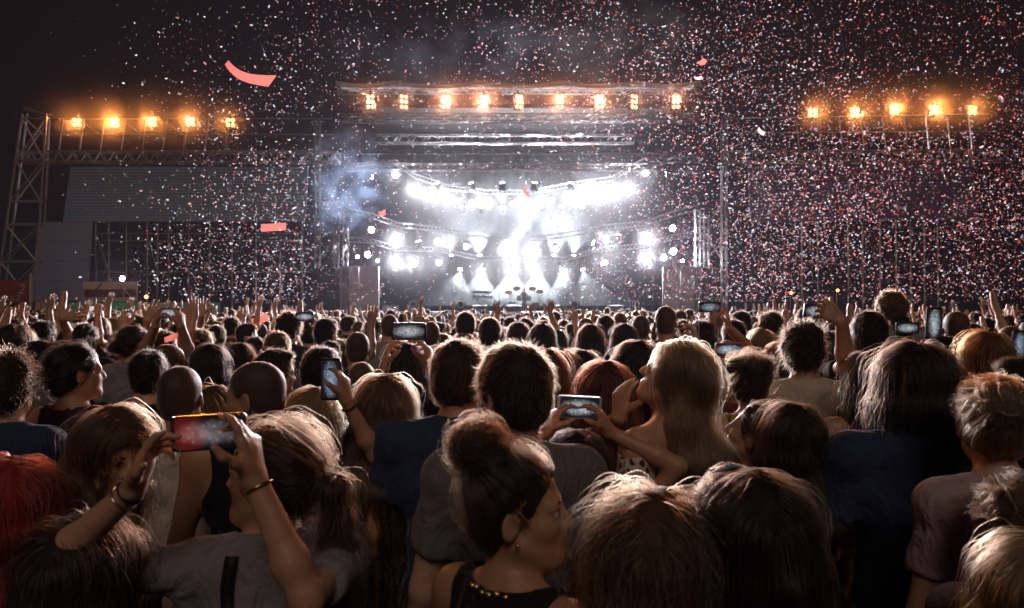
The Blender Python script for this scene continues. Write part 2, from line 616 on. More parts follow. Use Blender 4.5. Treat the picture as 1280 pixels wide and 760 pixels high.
# scaffold legs under the screens
def legs(xs, lean, y0, y1, d, label, rows):
    poles = [(ground_pt(x + lean(x) * (388 - y1) / (y1 - y0), d), P(x, y0, d)) for x in xs]
    led = [(P(xs[0], yy, d + .1), P(xs[-1], yy, d + .1)) for yy in rows]
    br = [(P(xs[i], rows[0], d + .15), P(xs[i + 1], rows[-1], d + .15)) for i in range(0, len(xs) - 1, 3)]
    return scaffold("scaffolding", poles, led, br, label, "scaffold", r=0.04)


legs([120, 136, 158, 184, 197, 211, 236, 262, 290, 320, 350, 378], lambda x: -4 if x < 250 else 0, 278, 375, 37.6,
     "row of scaffold uprights under the wide left video screen", (292, 301, 340))
legs([1002, 1022, 1060, 1078, 1100, 1120, 1138, 1155, 1172], lambda x: 9, 272, 372, 37.6,
     "row of slanting scaffold uprights under the dark right wing", (285, 330))

# signs and banners at the left
RED = mat("sign_red", (0.22, 0.035, 0.025), 0.6, noise=0.2, scale=3)
CREAM = mat("sign_cream", (0.50, 0.36, 0.28), 0.6, noise=0.15, scale=3)
MAROON = mat("sign_maroon", (0.12, 0.02, 0.03), 0.6, noise=0.2, scale=3)


def text_obj(name, s, loc, size, m, parent=None, shear=0.0):
    cu = bpy.data.curves.new(name, 'FONT')
    cu.body = s; cu.size = size; cu.extrude = 0.01; cu.shear = shear
    cu.align_x = 'CENTER'; cu.align_y = 'CENTER'
    tmp = bpy.data.objects.new(name, cu)
    COL.objects.link(tmp)
    dg = bpy.context.evaluated_depsgraph_get()
    me = bpy.data.meshes.new_from_object(tmp.evaluated_get(dg))
    bpy.data.objects.remove(tmp)
    me.materials.clear(); me.materials.append(m)
    o = link(name, me, parent, loc)
    o.rotation_euler = (PI / 2, 0, 0)
    return o


SD = 33.5
a, b = P(-40, 350, SD), P(37, 378, SD)
sg = empty("sign_board", ((a.x + b.x) / 2, SD, b.z), "dark red sign board with cream lettering beside the grey side screen", "sign")
MB().box((0, 0, (a.z - b.z) / 2), (b.x - a.x, 0.08, a.z - b.z)).build("board", RED, sg)
for s, px, py, sz in (("2", 27, 362, 0.72), ("VZULZ", 12, 373, 0.36)):
    p = P(px, py, SD)
    text_obj("lettering", s, (p.x - sg.location.x, -0.055, p.z - sg.location.z), sz, CREAM, sg, 0.25)
MB().box((b.x - sg.location.x + 0.06, 0, 0.6), (0.08, 0.1, 1.6)).build("edge_post", CREAM, sg)
for (x0, x1, y0, y1, lab) in ((-40, 33, 379, 408, "cream banner with a broad maroon band under the lettered sign"),
                              (36, 60, 377, 408, "small cream and maroon banner left of the green screen"),
                              (104, 172, 352, 377, "cream framed maroon banner behind the white work light")):
    a, b = P(x0, y0, SD + .3), P(x1, y1, SD + .3)
    o = empty("banner", ((a.x + b.x) / 2, SD + .3, b.z), lab, "banner")
    w, h = b.x - a.x, a.z - b.z
    MB().box((0, 0, h / 2), (w, 0.05, h)).build("sheet", CREAM, o)
    MB().box((0, -0.035, h * 0.42), (w * 0.96, 0.02, h * 0.4)).build("band", MAROON, o)
    for sx in (-1, 1):
        MB().bar((sx * w * 0.15, -0.07, h * 0.95), (sx * w * 0.45, -0.07, h * 0.05), 0.03, 6).build("brace", STEEL, o)
GREEN = led_mat("green_screen", (0.010, 0.05, 0.035), (0.03, 0.17, 0.10), 0.30, 4.5)
TEAL = led_mat("teal_screen", (0.012, 0.06, 0.07), (0.03, 0.14, 0.16), 0.30, 4.5)
gs = panel_obj("led_banner", (P(62, 378, 32.5), P(275, 378, 32.5), P(275, 404, 32.5), P(62, 404, 32.5)), 0.1, GREEN,
               "low green and teal LED strip screen behind the raised hands at the left", "screen", 1, 6)
for k, ch in enumerate(gs.children):
    if k in (1, 4, 5): ch.data.materials[0] = TEAL

# ------------------------------------------------------------------ lamps
LENS_W = emission("lens_white", (1.0, 0.96, 0.97), 55)
LENS_B = emission("lens_beam", (0.95, 0.97, 1.0), 60)
LENS_A = emission("lens_amber", (1.0, 0.42, 0.11), 5.0)
LENS_AC = emission("lens_amber_centre", (1.0, 0.40, 0.17), 5.0)


def moving_head_meshes():
    base = MB().box((0, 0, 0.30), (0.42, 0.32, 0.14)).mesh("base", BLACKM)
    y = MB()
    y.box((-0.23, 0, 0.10), (0.05, 0.16, 0.34)); y.box((0.23, 0, 0.10), (0.05, 0.16, 0.34)); y.box((0, 0, 0.24), (0.51, 0.16, 0.05))
    yoke = y.mesh("yoke", BLACKM)
    h = MB()
    h.bar((0, 0.22, 0), (0, -0.02, 0), 0.13, 14, 0.19); h.bar((0, -0.02, 0), (0, -0.20, 0), 0.19, 14, 0.20)
    head = h.mesh("head", BLACKM)
    ln = MB().bar((0, -0.201, 0), (0, -0.215, 0), 0.165, 18).mesh("lens", LENS_W)
    return base, yoke, head, ln


MH = moving_head_meshes()
LENS_SMALL = None


def moving_head(loc, aim, label, s=1.0, lens=None, group=None):
    """Hanging moving-head spotlight at loc, its head turned along aim (unit vector)."""
    root = empty("stage_spotlight", loc, label, "spotlight", group)
    root.scale = (s, s, s)
    yaw = math.atan2(aim[0], -aim[1]) if abs(aim[0]) + abs(aim[1]) > 1e-3 else 0
    root.rotation_euler = (0, 0, yaw)
    ba, yo = link("base", MH[0], root), link("yoke", MH[1], root)
    if aim[2] > 0.3:            # stands on its truss instead of hanging
        ba.rotation_euler = yo.rotation_euler = (0, PI, 0)
    hd = link("head", MH[2], root)
    pit = math.atan2(aim[2], math.hypot(aim[0], aim[1]))
    hd.rotation_euler = (-pit, 0, 0)
    l = link("lens", MH[3], hd)
    if lens is not None:
        l.material_slots[0].link = 'OBJECT'; l.material_slots[0].material = lens
    return root


def spot(loc, aim, power, deg, color=(0.97, 0.95, 1.0), blend=0.4, radius=0.12):
    d = bpy.data.lights.new("spot_lamp", 'SPOT')
    d.energy = power
    d.color = color
    d.spot_size = math.radians(deg)
    d.spot_blend = blend
    d.shadow_soft_size = radius
    o = bpy.data.objects.new("spot_lamp", d)
    COL.objects.link(o)
    o.location = loc
    o.rotation_euler = Vector(aim).to_track_quat('-Z', 'Y').to_euler()
    return o


W_AUD, W_BEAM = 4200.0, 20000.0
aud = [  # px, py, depth, size, power factor, where
    (495, 218, 41, 1.1, 1.2, "upper row"), (518, 236, 43.5, 1.1, 1.1, "upper row"), (540, 243, 45, 1.1, 1.1, "upper row"), (563, 250, 46.5, 1.2, 1.5, "upper row"),
    (590, 254, 48, 1.1, 1.2, "upper row"), (613, 255, 49, 1.1, 1, "upper row"), (640, 255, 50, 1.1, 1, "upper row"), (662, 254, 50, 1.2, 1.2, "upper row"),
    (690, 250, 48.5, 1.1, 1, "upper row"), (715, 246, 47, 1.2, 1.5, "upper row"), (740, 241, 46, 1.3, 1.8, "upper row"), (765, 239, 45, 1.2, 1.5, "upper row"), (786, 235, 44, 1.2, 1.3, "upper row"), (806, 216, 41, 1.1, 1.1, "upper row"),
    (465, 287, 40, 1.0, 1, "middle row"), (497, 298, 42, 1.5, 2.0, "middle row"), (547, 302, 45, 1.1, 0.9, "middle row"), (583, 308, 47, 1, .8, "middle row"), (632, 313, 49, 1.3, 1.4, "middle row"), (664, 313, 49, 1.3, 1.4, "middle row"),
    (695, 311, 47, 1, .9, "middle row"), (757, 300, 45, 1.2, 1.1, "middle row"), (807, 297, 42, 1.5, 2.0, "middle row"), (840, 285, 40, 1.0, 1, "middle row"),
    (460, 318, 40, 1.0, 1, "bottom row"), (495, 328, 42, 1.3, 1.4, "bottom row"), (517, 329, 43, 1.2, 1.2, "bottom row"), (549, 328, 45, 1.0, .8, "bottom row"),
    (755, 328, 45, 1.1, .8, "bottom row"), (807, 325, 42, 1.4, 1.5, "bottom row"), (829, 322, 41, 1, .7, "bottom row"), (841, 314, 40, 1.1, 1.2, "bottom row"),
    (447, 321, 40, .5, .25, "bottom row"), (472, 326, 41, .5, .25, "bottom row"), (853, 326, 41, .5, .25, "bottom row"),
    (600, 340, 50, 1.2, 1.1, "bottom row"), (640, 338, 50, 1.4, 1.8, "bottom row"), (668, 339, 50, 1.4, 1.8, "bottom row"), (705, 340, 49, 1.1, .9, "bottom row")]
ORD = ["first", "second", "third", "fourth", "fifth", "sixth", "seventh", "eighth", "ninth", "tenth", "eleventh", "twelfth", "thirteenth", "fourteenth", "fifteenth", "sixteenth", "seventeenth"]
rows = {}
for t in aud: rows.setdefault(t[5], []).append(t)
for row, items in rows.items():
    items.sort()
    for k, (px, py, d, s, pw, _) in enumerate(items):
        if 570 < px < 710: pw *= 0.35
        loc = P(px, py, d)
        tgt = Vector((loc.x * 0.7, 7.0 + 3 * math.sin(k * 2.1), 1.3))
        aim = (tgt - loc).normalized()
        moving_head(loc, aim, "glaring white spotlight, %s from the left in the %s over the stage" % (ORD[k], row), s, None, "white spotlights facing the crowd, " + row)
        spot(loc + aim * 0.32 * s, aim, W_AUD * pw, 74, blend=0.6)

# beam lamps that fan into the smoke
k = 0
def beam(px, py, d, aim, deg, pw, label, s=0.9):
    loc = P(px, py, d)
    aim = Vector(aim).normalized()
    moving_head(loc, aim, label, s, LENS_B, "beam lamps fanning into the smoke")
    spot(loc + aim * 0.3, aim, W_BEAM * pw, deg, (0.90, 0.96, 1.0), 0.12, 0.05)


for i, px in enumerate((577, 602, 628, 651, 676, 701, 727)):
    beam(px, 262, 49.5, (0.05 * (i - 3), -0.35, 1), 78, 0.105, "pale beam lamp, %s from the left in the upper smoke row, pointing up" % ORD[i])
for i, px in enumerate((548, 590, 628, 668, 713, 752)):
    beam(px, 232, 44, (0.25 * (i - 2.5), -0.3, 1), 64, 0.10, "pale beam lamp, %s from the left close under the long truss" % ORD[i])
for i, px in enumerate((565, 600, 636, 664, 692, 716)):
    beam(px, 322, 49.5, (0.06 * (i - 2.5), -0.35, 1), 80, 0.20, "pale beam lamp, %s from the left in the middle smoke row, pointing up" % ORD[i])
for i, px in enumerate((576, 604, 640, 670, 702, 728)):
    beam(px, 334, 49.5, (0.08 * (i - 2.5), -0.45, -1), 74, 0.75, "pale beam lamp, %s from the left in the low smoke row, pointing down" % ORD[i])
beam(828, 218, 41, (1, -0.1, 0.12), 32, 0.5, "pale beam lamp throwing a flat cone to the right end of the long truss")
beam(470, 222, 41, (-1, -0.1, 0.10), 32, 0.3, "pale beam lamp throwing a flat cone to the left end of the long truss")
beam(524, 305, 43, (-0.3, -0.2, 1), 50, 0.08, "pale beam lamp pointing up from the left middle truss")
beam(745, 305, 43, (-1, -0.2, 0.35), 34, 0.3, "pale beam lamp pointing left from the right middle truss")
beam(773, 297, 43, (0.2, -0.2, 1), 50, 0.06, "pale beam lamp pointing up from the right middle truss")
# curved trusses that carry the lamp rows
def lamp_truss(pts, label, dz=0.45):
    q = [P(*p) + Vector((0, 0, dz)) for p in pts]
    root = empty("lamp_truss", q[0], label, "truss")
    O = q[0]
    for oz in (0, 0.28):
        for oy in (0, 0.28):
            MB().tube([p - O + Vector((0, oy, oz)) for p in q], 0.025, 6).build("chord", METAL, root)
    lac = MB()
    for a, b in zip(q[:-1], q[1:]):
        n = max(1, int((b - a).length / 0.35))
        for i in range(n):
            s, e = a.lerp(b, i / n) - O, a.lerp(b, (i + 1) / n) - O
            lac.bar(s, e + Vector((0, 0, 0.28)), 0.013, 4); lac.bar(s + Vector((0, .28, .28)), e + Vector((0, .28, 0)), 0.013, 4)
    tag(lac.build("lacing", METAL, root), kind='stuff')


lamp_truss([(428, 222, 39), (495, 215, 41), (518, 231, 43.5), (563, 245, 46.5), (613, 250, 49), (662, 250, 50), (715, 241, 47), (765, 234, 45), (806, 212, 41), (874, 212, 39)],
           "curved truss carrying the upper row of white spotlights")
lamp_truss([(428, 275, 39), (465, 282, 40), (497, 293, 42), (547, 297, 45), (583, 303, 47), (632, 308, 49)], "left half of the curved truss carrying the middle row of spotlights")
lamp_truss([(664, 308, 49), (695, 306, 47), (757, 295, 45), (807, 291, 42), (840, 280, 40), (874, 272, 39)], "right half of the curved truss carrying the middle row of spotlights")
lamp_truss([(436, 312, 39.5), (460, 313, 40), (495, 322, 42), (549, 323, 45), (600, 333, 50), (640, 332, 50)], "left half of the low truss under the middle spotlights")
lamp_truss([(668, 332, 50), (705, 334, 49), (755, 322, 45), (807, 319, 42), (841, 309, 40), (866, 305, 39.5)], "right half of the low truss under the middle spotlights")


# amber blinders
def blinder(px, py, d, w, h, cols, rws, label, lens, power, group, color, yaw=0.0, tilt=0.0):
    loc = P(px, py, d)
    root = empty("blinder_lamp", loc, label, "floodlight", group)
    root.rotation_euler = (tilt, 0, yaw)
    MB().box((0, 0.16, 0), (w, 0.24, h)).build("housing", BLACKM, root)
    y = MB(); y.box((0, 0.12, h / 2 + 0.12), (w * 0.1, 0.06, 0.24)); y.box((-w / 2 - .03, .12, 0), (.03, .06, h * .7)); y.box((w / 2 + .03, .12, 0), (.03, .06, h * .7)); y.box((0, .12, h / 2 + .03), (w + .1, .06, .03))
    y.build("bracket", BLACKM, root)
    cw, ch = w / cols, h / rws
    for c in range(cols):
        for r in range(rws):
            x, z = -w / 2 + cw * (c + .5), -h / 2 + ch * (r + .5)
            MB().bar((x, 0.035, z), (x, 0.0, z), min(cw, ch) * 0.36, 14).build("bulb", lens, root)
    aim = Vector((math.sin(yaw) * 1.0, -1, -0.22)).normalized()
    spot(loc + Vector((0, -0.1, 0)), aim, power, 120, color, 0.8, 0.15)
    return root


AMB = (1.0, 0.32, 0.07)
for i, (px, py) in enumerate(((96, 153), (143, 153), (190, 152), (238, 152), (288, 153))):
    blinder(px, py, 36.2, 0.52, 0.52, 2, 2, "four-bulb amber blinder, %s from the left on the left wing" % ORD[i], LENS_A, (900, 1800, 1050, 1800, 1050)[i], "amber lamps of the left wing", AMB)
for i, px in enumerate((463, 505, 557, 605, 649, 700, 750, 793, 845)):
    dim = i in (1, 4, 7)
    blinder(px, 127, 37.5, 0.48, 0.86, 2, 3, "six-bulb amber blinder, %s from the left above the stage" % ORD[i], LENS_AC, 700 if dim else 2200, "amber lamps above the stage", (1.0, 0.36, 0.16),
            0.5 if dim else 0.0)
for i, (px, py) in enumerate(((1016, 141), (1069, 141), (1118, 137), (1168, 138), (1216, 138))):
    blinder(px, py, 36.2, 0.52, 0.52, 2, 2, "four-bulb amber blinder, %s from the left on the right wing" % ORD[i], LENS_A, (2200, 1600, 1400, 1900, 950)[i], "amber lamps of the right wing", AMB)


def work_light(px, py, d, lens, power, color, label, r=0.11):
    loc = P(px, py, d)
    root = empty("work_light", (loc.x, loc.y, 0), label, "lamp")
    z = loc.z
    MB().bar((0, 0.1, 0), (0, 0.1, z), 0.025, 8).build("pole", STEEL, root)
    MB().bar((0, 0.14, z), (0, 0.01, z), r * 1.25, 14, r * 1.35).build("housing", BLACKM, root)
    MB().bar((0, 0.0, z), (0, -0.015, z), r, 14).build("bulb", lens, root)
    spot(loc + Vector((0, -0.08, 0)), (0.1, -1, -0.05), power, 120, color, 0.8, 0.08)


work_light(153, 348, 33.0, LENS_W, 1800, (1, .95, .92), "small glaring white work light left of the stage")
work_light(183, 371, 32.8, LENS_A, 220, AMB, "tiny amber work light just right of the white one", 0.09)
work_light(989, 366, 33, LENS_A, 160, AMB, "tiny amber work light low behind the crowd, left one of the right wing", 0.07)
work_light(1047, 363, 33, LENS_A, 160, AMB, "tiny amber work light low behind the crowd, right one of the right wing", 0.07)

# ------------------------------------------------------------------ instruments and gear on the stage
SZ = 1.70
def gear(px, d): return Vector(((px - 640) / FPX * d, d, SZ))
SHELL = mat("drum_shell", (0.30, 0.30, 0.32), 0.3, 0.3)
BRASS = mat("cymbal_brass", (0.55, 0.42, 0.18), 0.3, 0.9)
dk = empty("drum_kit", gear(655, 44), "drum kit with raised cymbals at the centre of the stage", "drum kit")
MB().bar((0, -.25, .32), (0, .2, .32), .30, 20).build("bass_drum", SHELL, dk)
for x, z in ((-.28, .78), (.28, .78)): MB().bar((x, -.1, z), (x, .02, z + .22), .17, 16).build("tom", SHELL, dk)
MB().bar((.75, .1, .25), (.75, .1, .62), .22, 16).build("floor_tom", SHELL, dk)
MB().bar((-.75, .1, .5), (-.75, .1, .66), .19, 16).build("snare", SHELL, dk)
for x, z in ((-1.0, 1.25), (1.0, 1.3), (-.5, 1.5), (.55, 1.5)):
    c = MB().bar((x, .1, z), (x, .12, z + .03), .26, 16, .05).build("cymbal", BRASS, dk)
    MB().bar((x, .1, 0), (x, .1, z), .015, 6).build("stand", METAL, c)
kb = empty("keyboard", gear(603, 43), "two-tier black keyboard on a stand left of the drum kit", "keyboard")
for z in (.95, 1.25): MB().box((0, 0, z), (1.25, .34, .11)).build("keybed", BLACKM, kb)
for s in (-1, 1):
    MB().bar((-.45 * s, 0, 0), (.45 * s, 0, .9), .025, 8).build("leg", METAL, kb)
    MB().bar((.45 * s, .1, .9), (.45 * s, .12, 1.2), .02, 6).build("tier_arm", METAL, kb)
for i, px in enumerate((488, 600, 642, 690, 770)):
    o = empty("stage_monitor", gear(px, 40.2 if i != 2 else 40.6), "black wedge monitor on the stage edge, %s from the left" % ORD[i], "speaker", "wedge monitors on the stage edge")
    b = MB()
    b.v = [(-.45, -.3, 0), (.45, -.3, 0), (.45, .3, 0), (-.45, .3, 0), (-.45, -.1, .38), (.45, -.1, .38), (.45, .3, .42), (-.45, .3, .42)]
    b.f = [(3, 2, 1, 0), (4, 5, 6, 7), (0, 1, 5, 4), (1, 2, 6, 5), (2, 3, 7, 6), (3, 0, 4, 7)]
    b.build("cabinet", BLACKM, o)
    MB().box((0, .305, .21), (.8, .012, .3)).build("grille", MATS["speaker_grille"], o)
for i, px in enumerate((517, 576, 718, 794, 862)):
    p = gear(px, 38.9)
    o = empty("floor_spotlight", p, "unlit round moving light on the stage edge, %s from the left" % ORD[i], "spotlight", "unlit moving lights on the stage edge")
    MB().box((0, 0, .08), (.36, .3, .16)).build("base", BLACKM, o)
    y = MB(); y.box((-.27, 0, .36), (.05, .12, .5)); y.box((.27, 0, .36), (.05, .12, .5)); y.box((0, 0, .16), (.58, .14, .05)); y.build("yoke", BLACKM, o)
    h = MB(); h.bar((0, .2, .46), (0, -.16, .46), .17, 16, .23); h.build("head", BLACKM, o)
    MB().ring((0, -.17, .46), (0, 1, 0), .19, .025).build("lens_ring", METAL, o)

# ------------------------------------------------------------------ air: thin haze everywhere, denser smoke on the stage
def volume_mat(name, color, density, aniso, noise=None):
    m = bpy.data.materials.new(name)
    m.use_nodes = True
    nt = m.node_tree
    nt.nodes.remove(nt.nodes["Principled BSDF"])
    v = nt.nodes.new("ShaderNodeVolumePrincipled")
    v.inputs["Color"].default_value = (*color, 1)
    v.inputs["Density"].default_value = density
    v.inputs["Anisotropy"].default_value = aniso
    nt.links.new(v.outputs[0], nt.nodes["Material Output"].inputs["Volume"])
    if noise:
        scale, lo, hi, sharp = noise
        tc = nt.nodes.new("ShaderNodeTexCoord")
        nz = nt.nodes.new("ShaderNodeTexNoise")
        nz.inputs["Scale"].default_value = scale
        nz.inputs["Detail"].default_value = 4
        nz.inputs["Roughness"].default_value = 0.6
        nz.inputs["Distortion"].default_value = 0.6
        nt.links.new(tc.outputs["Object"], nz.inputs["Vector"])
        mr = nt.nodes.new("ShaderNodeMapRange")
        mr.inputs[1].default_value = lo; mr.inputs[2].default_value = hi
        nt.links.new(nz.outputs["Fac"], mr.inputs[0])
        # soft fall-off towards the edge of the cloud (object space radius 1)
        ln = nt.nodes.new("ShaderNodeVectorMath"); ln.operation = 'LENGTH'
        mp = nt.nodes.new("ShaderNodeMapping"); mp.inputs["Scale"].default_value = sharp
        nt.links.new(tc.outputs["Object"], mp.inputs["Vector"])
        nt.links.new(mp.outputs["Vector"], ln.inputs[0])
        fo = nt.nodes.new("ShaderNodeMapRange")
        fo.inputs[1].default_value = 1.0; fo.inputs[2].default_value = 0.35
        fo.inputs[3].default_value = 0.0; fo.inputs[4].default_value = 1.0
        nt.links.new(ln.outputs["Value"], fo.inputs[0])
        mu = nt.nodes.new("ShaderNodeMath"); mu.operation = 'MULTIPLY'
        nt.links.new(mr.outputs[0], mu.inputs[0]); nt.links.new(fo.outputs[0], mu.inputs[1])
        md = nt.nodes.new("ShaderNodeMath"); md.operation = 'MULTIPLY'; md.inputs[1].default_value = density
        nt.links.new(mu.outputs[0], md.inputs[0])
        nt.links.new(md.outputs[0], v.inputs["Density"])
    return m


hz = MB().box((0, 27, 10.5), (150, 90, 23)).build("haze", volume_mat("haze_air", (0.84, 0.80, 1.0), 0.00013, 0.72))
tag(hz, kind='stuff')
sh = MB().box((0.4, 48.0, 7.9), (22.0, 17.2, 11.6)).build("stage_smoke", volume_mat("stage_smoke_air", (0.93, 0.95, 1.0), 0.0028, 0.58))
tag(sh, "thin white smoke filling the stage between the lamp rows", "smoke", kind='stuff')


def blob(name, c, r, m, label):
    b = bpy.data.meshes.new(name)
    import bmesh
    bm = bmesh.new()
    bmesh.ops.create_icosphere(bm, subdivisions=2, radius=1.0)
    for v in bm.verts: v.co = Vector((v.co.x * r[0], v.co.y * r[1], v.co.z * r[2])) * 1.06
    bm.to_mesh(b); bm.free()
    b.materials.append(m)
    o = link(name, b, None, c)
    return tag(o, label, "smoke", kind='stuff')


for x0, x1, yy, d, lab in ((96, 288, 153, 36.2, "left wing"), (463, 845, 127, 37.5, "main stage"), (1016, 1216, 139, 36.2, "right wing")):
    a, b = P(x0 - 95, yy, d), P(x1 + 95, yy, d)
    hl = (b.x - a.x) / 2
    HALO = volume_mat("halo_smoke_air", (1.0, 0.95, 0.92), 0.034 if lab != "main stage" else 0.026, 0.85, (0.25, 0.2, 0.75, (1 / hl, 1 / 2.4, 1 / 2.4)))  # smoke added here to give the amber lamps their halos
    blob("halo_smoke", ((a.x + b.x) / 2, d - 1.2, (a.z + b.z) / 2), (hl, 2.4, 2.4), HALO, "added thin smoke that makes halos round the amber lamps of the %s" % lab)
def smoke(px, py, d, r, color, dens, noise, label, g=0.35):
    blob("smoke_puff", P(px, py, d), r, volume_mat("drifting_smoke", color, dens, g, (*noise, (1 / r[0], 1 / r[1], 1 / r[2]))), label)


smoke(420, 222, 35.0, (3.2, 1.4, 3.1), (0.50, 0.68, 1.0), 0.26, (1.1, 0.44, 0.76), "puff of blue-white smoke drifting at the left edge of the stage", 0.2)
smoke(645, 298, 48.0, (6.2, 2.6, 5.0), (0.90, 0.95, 1.0), 0.115, (0.45, 0.26, 0.66), "big cloud of white smoke between the lamp rows at the centre of the stage", 0.15)
smoke(560, 66, 40.0, (8.5, 2.5, 2.6), (0.75, 0.78, 1.0), 0.055, (0.4, 0.45, 0.72), "thin bluish smoke drifting up over the stage roof", 0.3)
smoke(760, 48, 41.0, (7.0, 2.5, 3.0), (1.0, 0.80, 0.82), 0.045, (0.4, 0.42, 0.72), "thin reddish smoke drifting over the right half of the stage roof", 0.3)
for px, py, d, r, lab in ((502, 308, 41.0, (3.1, 2.0, 2.0), "round the white spotlights at the left of the stage"), (806, 306, 41.0, (3.1, 2.0, 2.0), "round the white spotlights at the right of the stage"),
                          (535, 238, 42.8, (3.4, 2.4, 1.7), "round the left end of the upper spotlight row"), (758, 238, 43.4, (3.4, 2.4, 1.7), "round the right end of the upper spotlight row")):
    smoke(px, py, d, r, (0.92, 0.95, 1.0), 0.0028, (0.6, 0.2, 0.7), "added thin halo smoke " + lab, 0.8)  # clouds added round these lamps only to strengthen their glow
# the blue light on the left puff is put into its smoke colour

# ================================================================== people: signed distance fields polygonised into one skin
class Field:
    def __init__(s, xs, ys, zs):
        s.xs, s.ys, s.zs = xs, ys, zs
        s.F = np.full((len(xs), len(ys), len(zs)), 0.5, dtype=np.float32)

    def region(s, lo, hi, pad):
        sl = []
        for ax, l, h in zip((s.xs, s.ys, s.zs), lo, hi):
            i0 = max(0, np.searchsorted(ax, l - pad) - 1); i1 = min(len(ax), np.searchsorted(ax, h + pad) + 1)
            if i1 <= i0: return None
            sl.append(slice(i0, i1))
        X = s.xs[sl[0]][:, None, None]; Y = s.ys[sl[1]][None, :, None]; Z = s.zs[sl[2]][None, None, :]
        return tuple(sl), X, Y, Z

    def add(s, sl, d, k, op='u'):
        A = s.F[sl]
        if op == 'u':
            if k > 0:
                h = np.maximum(k - np.abs(A - d), 0) / k
                s.F[sl] = np.minimum(A, d) - h * h * k * 0.25
            else:
                s.F[sl] = np.minimum(A, d)
        else:   # subtract
            d = -d
            if k > 0:
                h = np.maximum(k - np.abs(A - d), 0) / k
                s.F[sl] = np.maximum(A, d) + h * h * k * 0.25
            else:
                s.F[sl] = np.maximum(A, d)

    def cap(s, a, b, ra, rb=None, k=0.02, op='u', pad=0.05, flat=None):
        rb = ra if rb is None else rb
        a = np.array(a, dtype=np.float32); b = np.array(b, dtype=np.float32)
        m = max(ra, rb)
        r = s.region(np.minimum(a, b) - m, np.maximum(a, b) + m, k + pad)
        if r is None: return
        sl, X, Y, Z = r
        ba = b - a
        L2 = float(ba @ ba) + 1e-12
        px, py, pz = X - a[0], Y - a[1], Z - a[2]
        t = np.clip((px * ba[0] + py * ba[1] + pz * ba[2]) / L2, 0, 1)
        d = np.sqrt((px - t * ba[0]) ** 2 + (py - t * ba[1]) ** 2 + (pz - t * ba[2]) ** 2) - (ra + t * (rb - ra))
        if flat:     # cut square at b
            tt = (px * ba[0] + py * ba[1] + pz * ba[2]) / L2
            d = np.maximum(d, (tt - 1) * math.sqrt(L2))
        s.add(sl, d.astype(np.float32), k, op)

    def ell(s, c, r, R=None, k=0.02, op='u', pad=0.05):
        c = np.array(c, dtype=np.float32); r = np.array(r, dtype=np.float32)
        m = float(r.max()) if R is not None else r
        g = s.region(c - m, c + m, k + pad)
        if g is None: return
        sl, X, Y, Z = g
        px, py, pz = X - c[0], Y - c[1], Z - c[2]
        if R is not None:
            R = np.array(R, dtype=np.float32)   # columns are the local axes
            qx = px * R[0, 0] + py * R[1, 0] + pz * R[2, 0]
            qy = px * R[0, 1] + py * R[1, 1] + pz * R[2, 1]
            qz = px * R[0, 2] + py * R[1, 2] + pz * R[2, 2]
        else:
            qx, qy, qz = px, py, pz
        k0 = np.sqrt((qx / r[0]) ** 2 + (qy / r[1]) ** 2 + (qz / r[2]) ** 2)
        k1 = np.sqrt((qx / r[0] ** 2) ** 2 + (qy / r[1] ** 2) ** 2 + (qz / r[2] ** 2) ** 2) + 1e-9
        s.add(sl, (k0 * (k0 - 1) / k1).astype(np.float32), k, op)

    def plane_cut(s, p, n):
        """Remove everything on the side n points to."""
        n = np.array(n, dtype=np.float32); n /= np.linalg.norm(n)
        d = (s.xs[:, None, None] - p[0]) * n[0] + (s.ys[None, :, None] - p[1]) * n[1] + (s.zs[None, None, :] - p[2]) * n[2]
        s.F = np.maximum(s.F, d.astype(np.float32))

    def sample(s, Q):
        def loc(ax, v):
            i = np.clip(np.searchsorted(ax, v) - 1, 0, len(ax) - 2)
            t = np.clip((v - ax[i]) / (ax[i + 1] - ax[i]), 0, 1)
            return i, t
        i, u = loc(s.xs, Q[:, 0]); j, v = loc(s.ys, Q[:, 1]); k, w = loc(s.zs, Q[:, 2])
        F = s.F
        c = 0
        for a, wa in ((0, 1 - u), (1, u)):
            for b, wb in ((0, 1 - v), (1, v)):
                for e, we in ((0, 1 - w), (1, w)):
                    c = c + F[i + a, j + b, k + e] * wa * wb * we
        return c

    def grad(s, Q, h=0.006):
        f0 = s.sample(Q)
        G = np.stack([s.sample(Q + np.array([h, 0, 0])) - s.sample(Q - np.array([h, 0, 0])),
                      s.sample(Q + np.array([0, h, 0])) - s.sample(Q - np.array([0, h, 0])),
                      s.sample(Q + np.array([0, 0, h])) - s.sample(Q - np.array([0, 0, h]))], 1)
        l = np.linalg.norm(G, axis=1, keepdims=True)
        return f0, G / np.maximum(l, 1e-6)

    def mesh(s):
        F = s.F
        S = F < 0
        nx, ny, nz = F.shape
        c = np.zeros((nx - 1, ny - 1, nz - 1), dtype=np.int8)
        for a in (0, 1):
            for b in (0, 1):
                for e in (0, 1):
                    c += S[a:nx - 1 + a, b:ny - 1 + b, e:nz - 1 + e]
        act = (c > 0) & (c < 8)
        I, J, K = np.nonzero(act)
        N = len(I)
        if N == 0: return np.zeros((0, 3)), np.zeros((0, 4), int)
        idx = np.full(act.shape, -1, dtype=np.int32)
        idx[I, J, K] = np.arange(N)
        pos = np.zeros((N, 3)); cnt = np.zeros(N)
        axs = (s.xs, s.ys, s.zs)
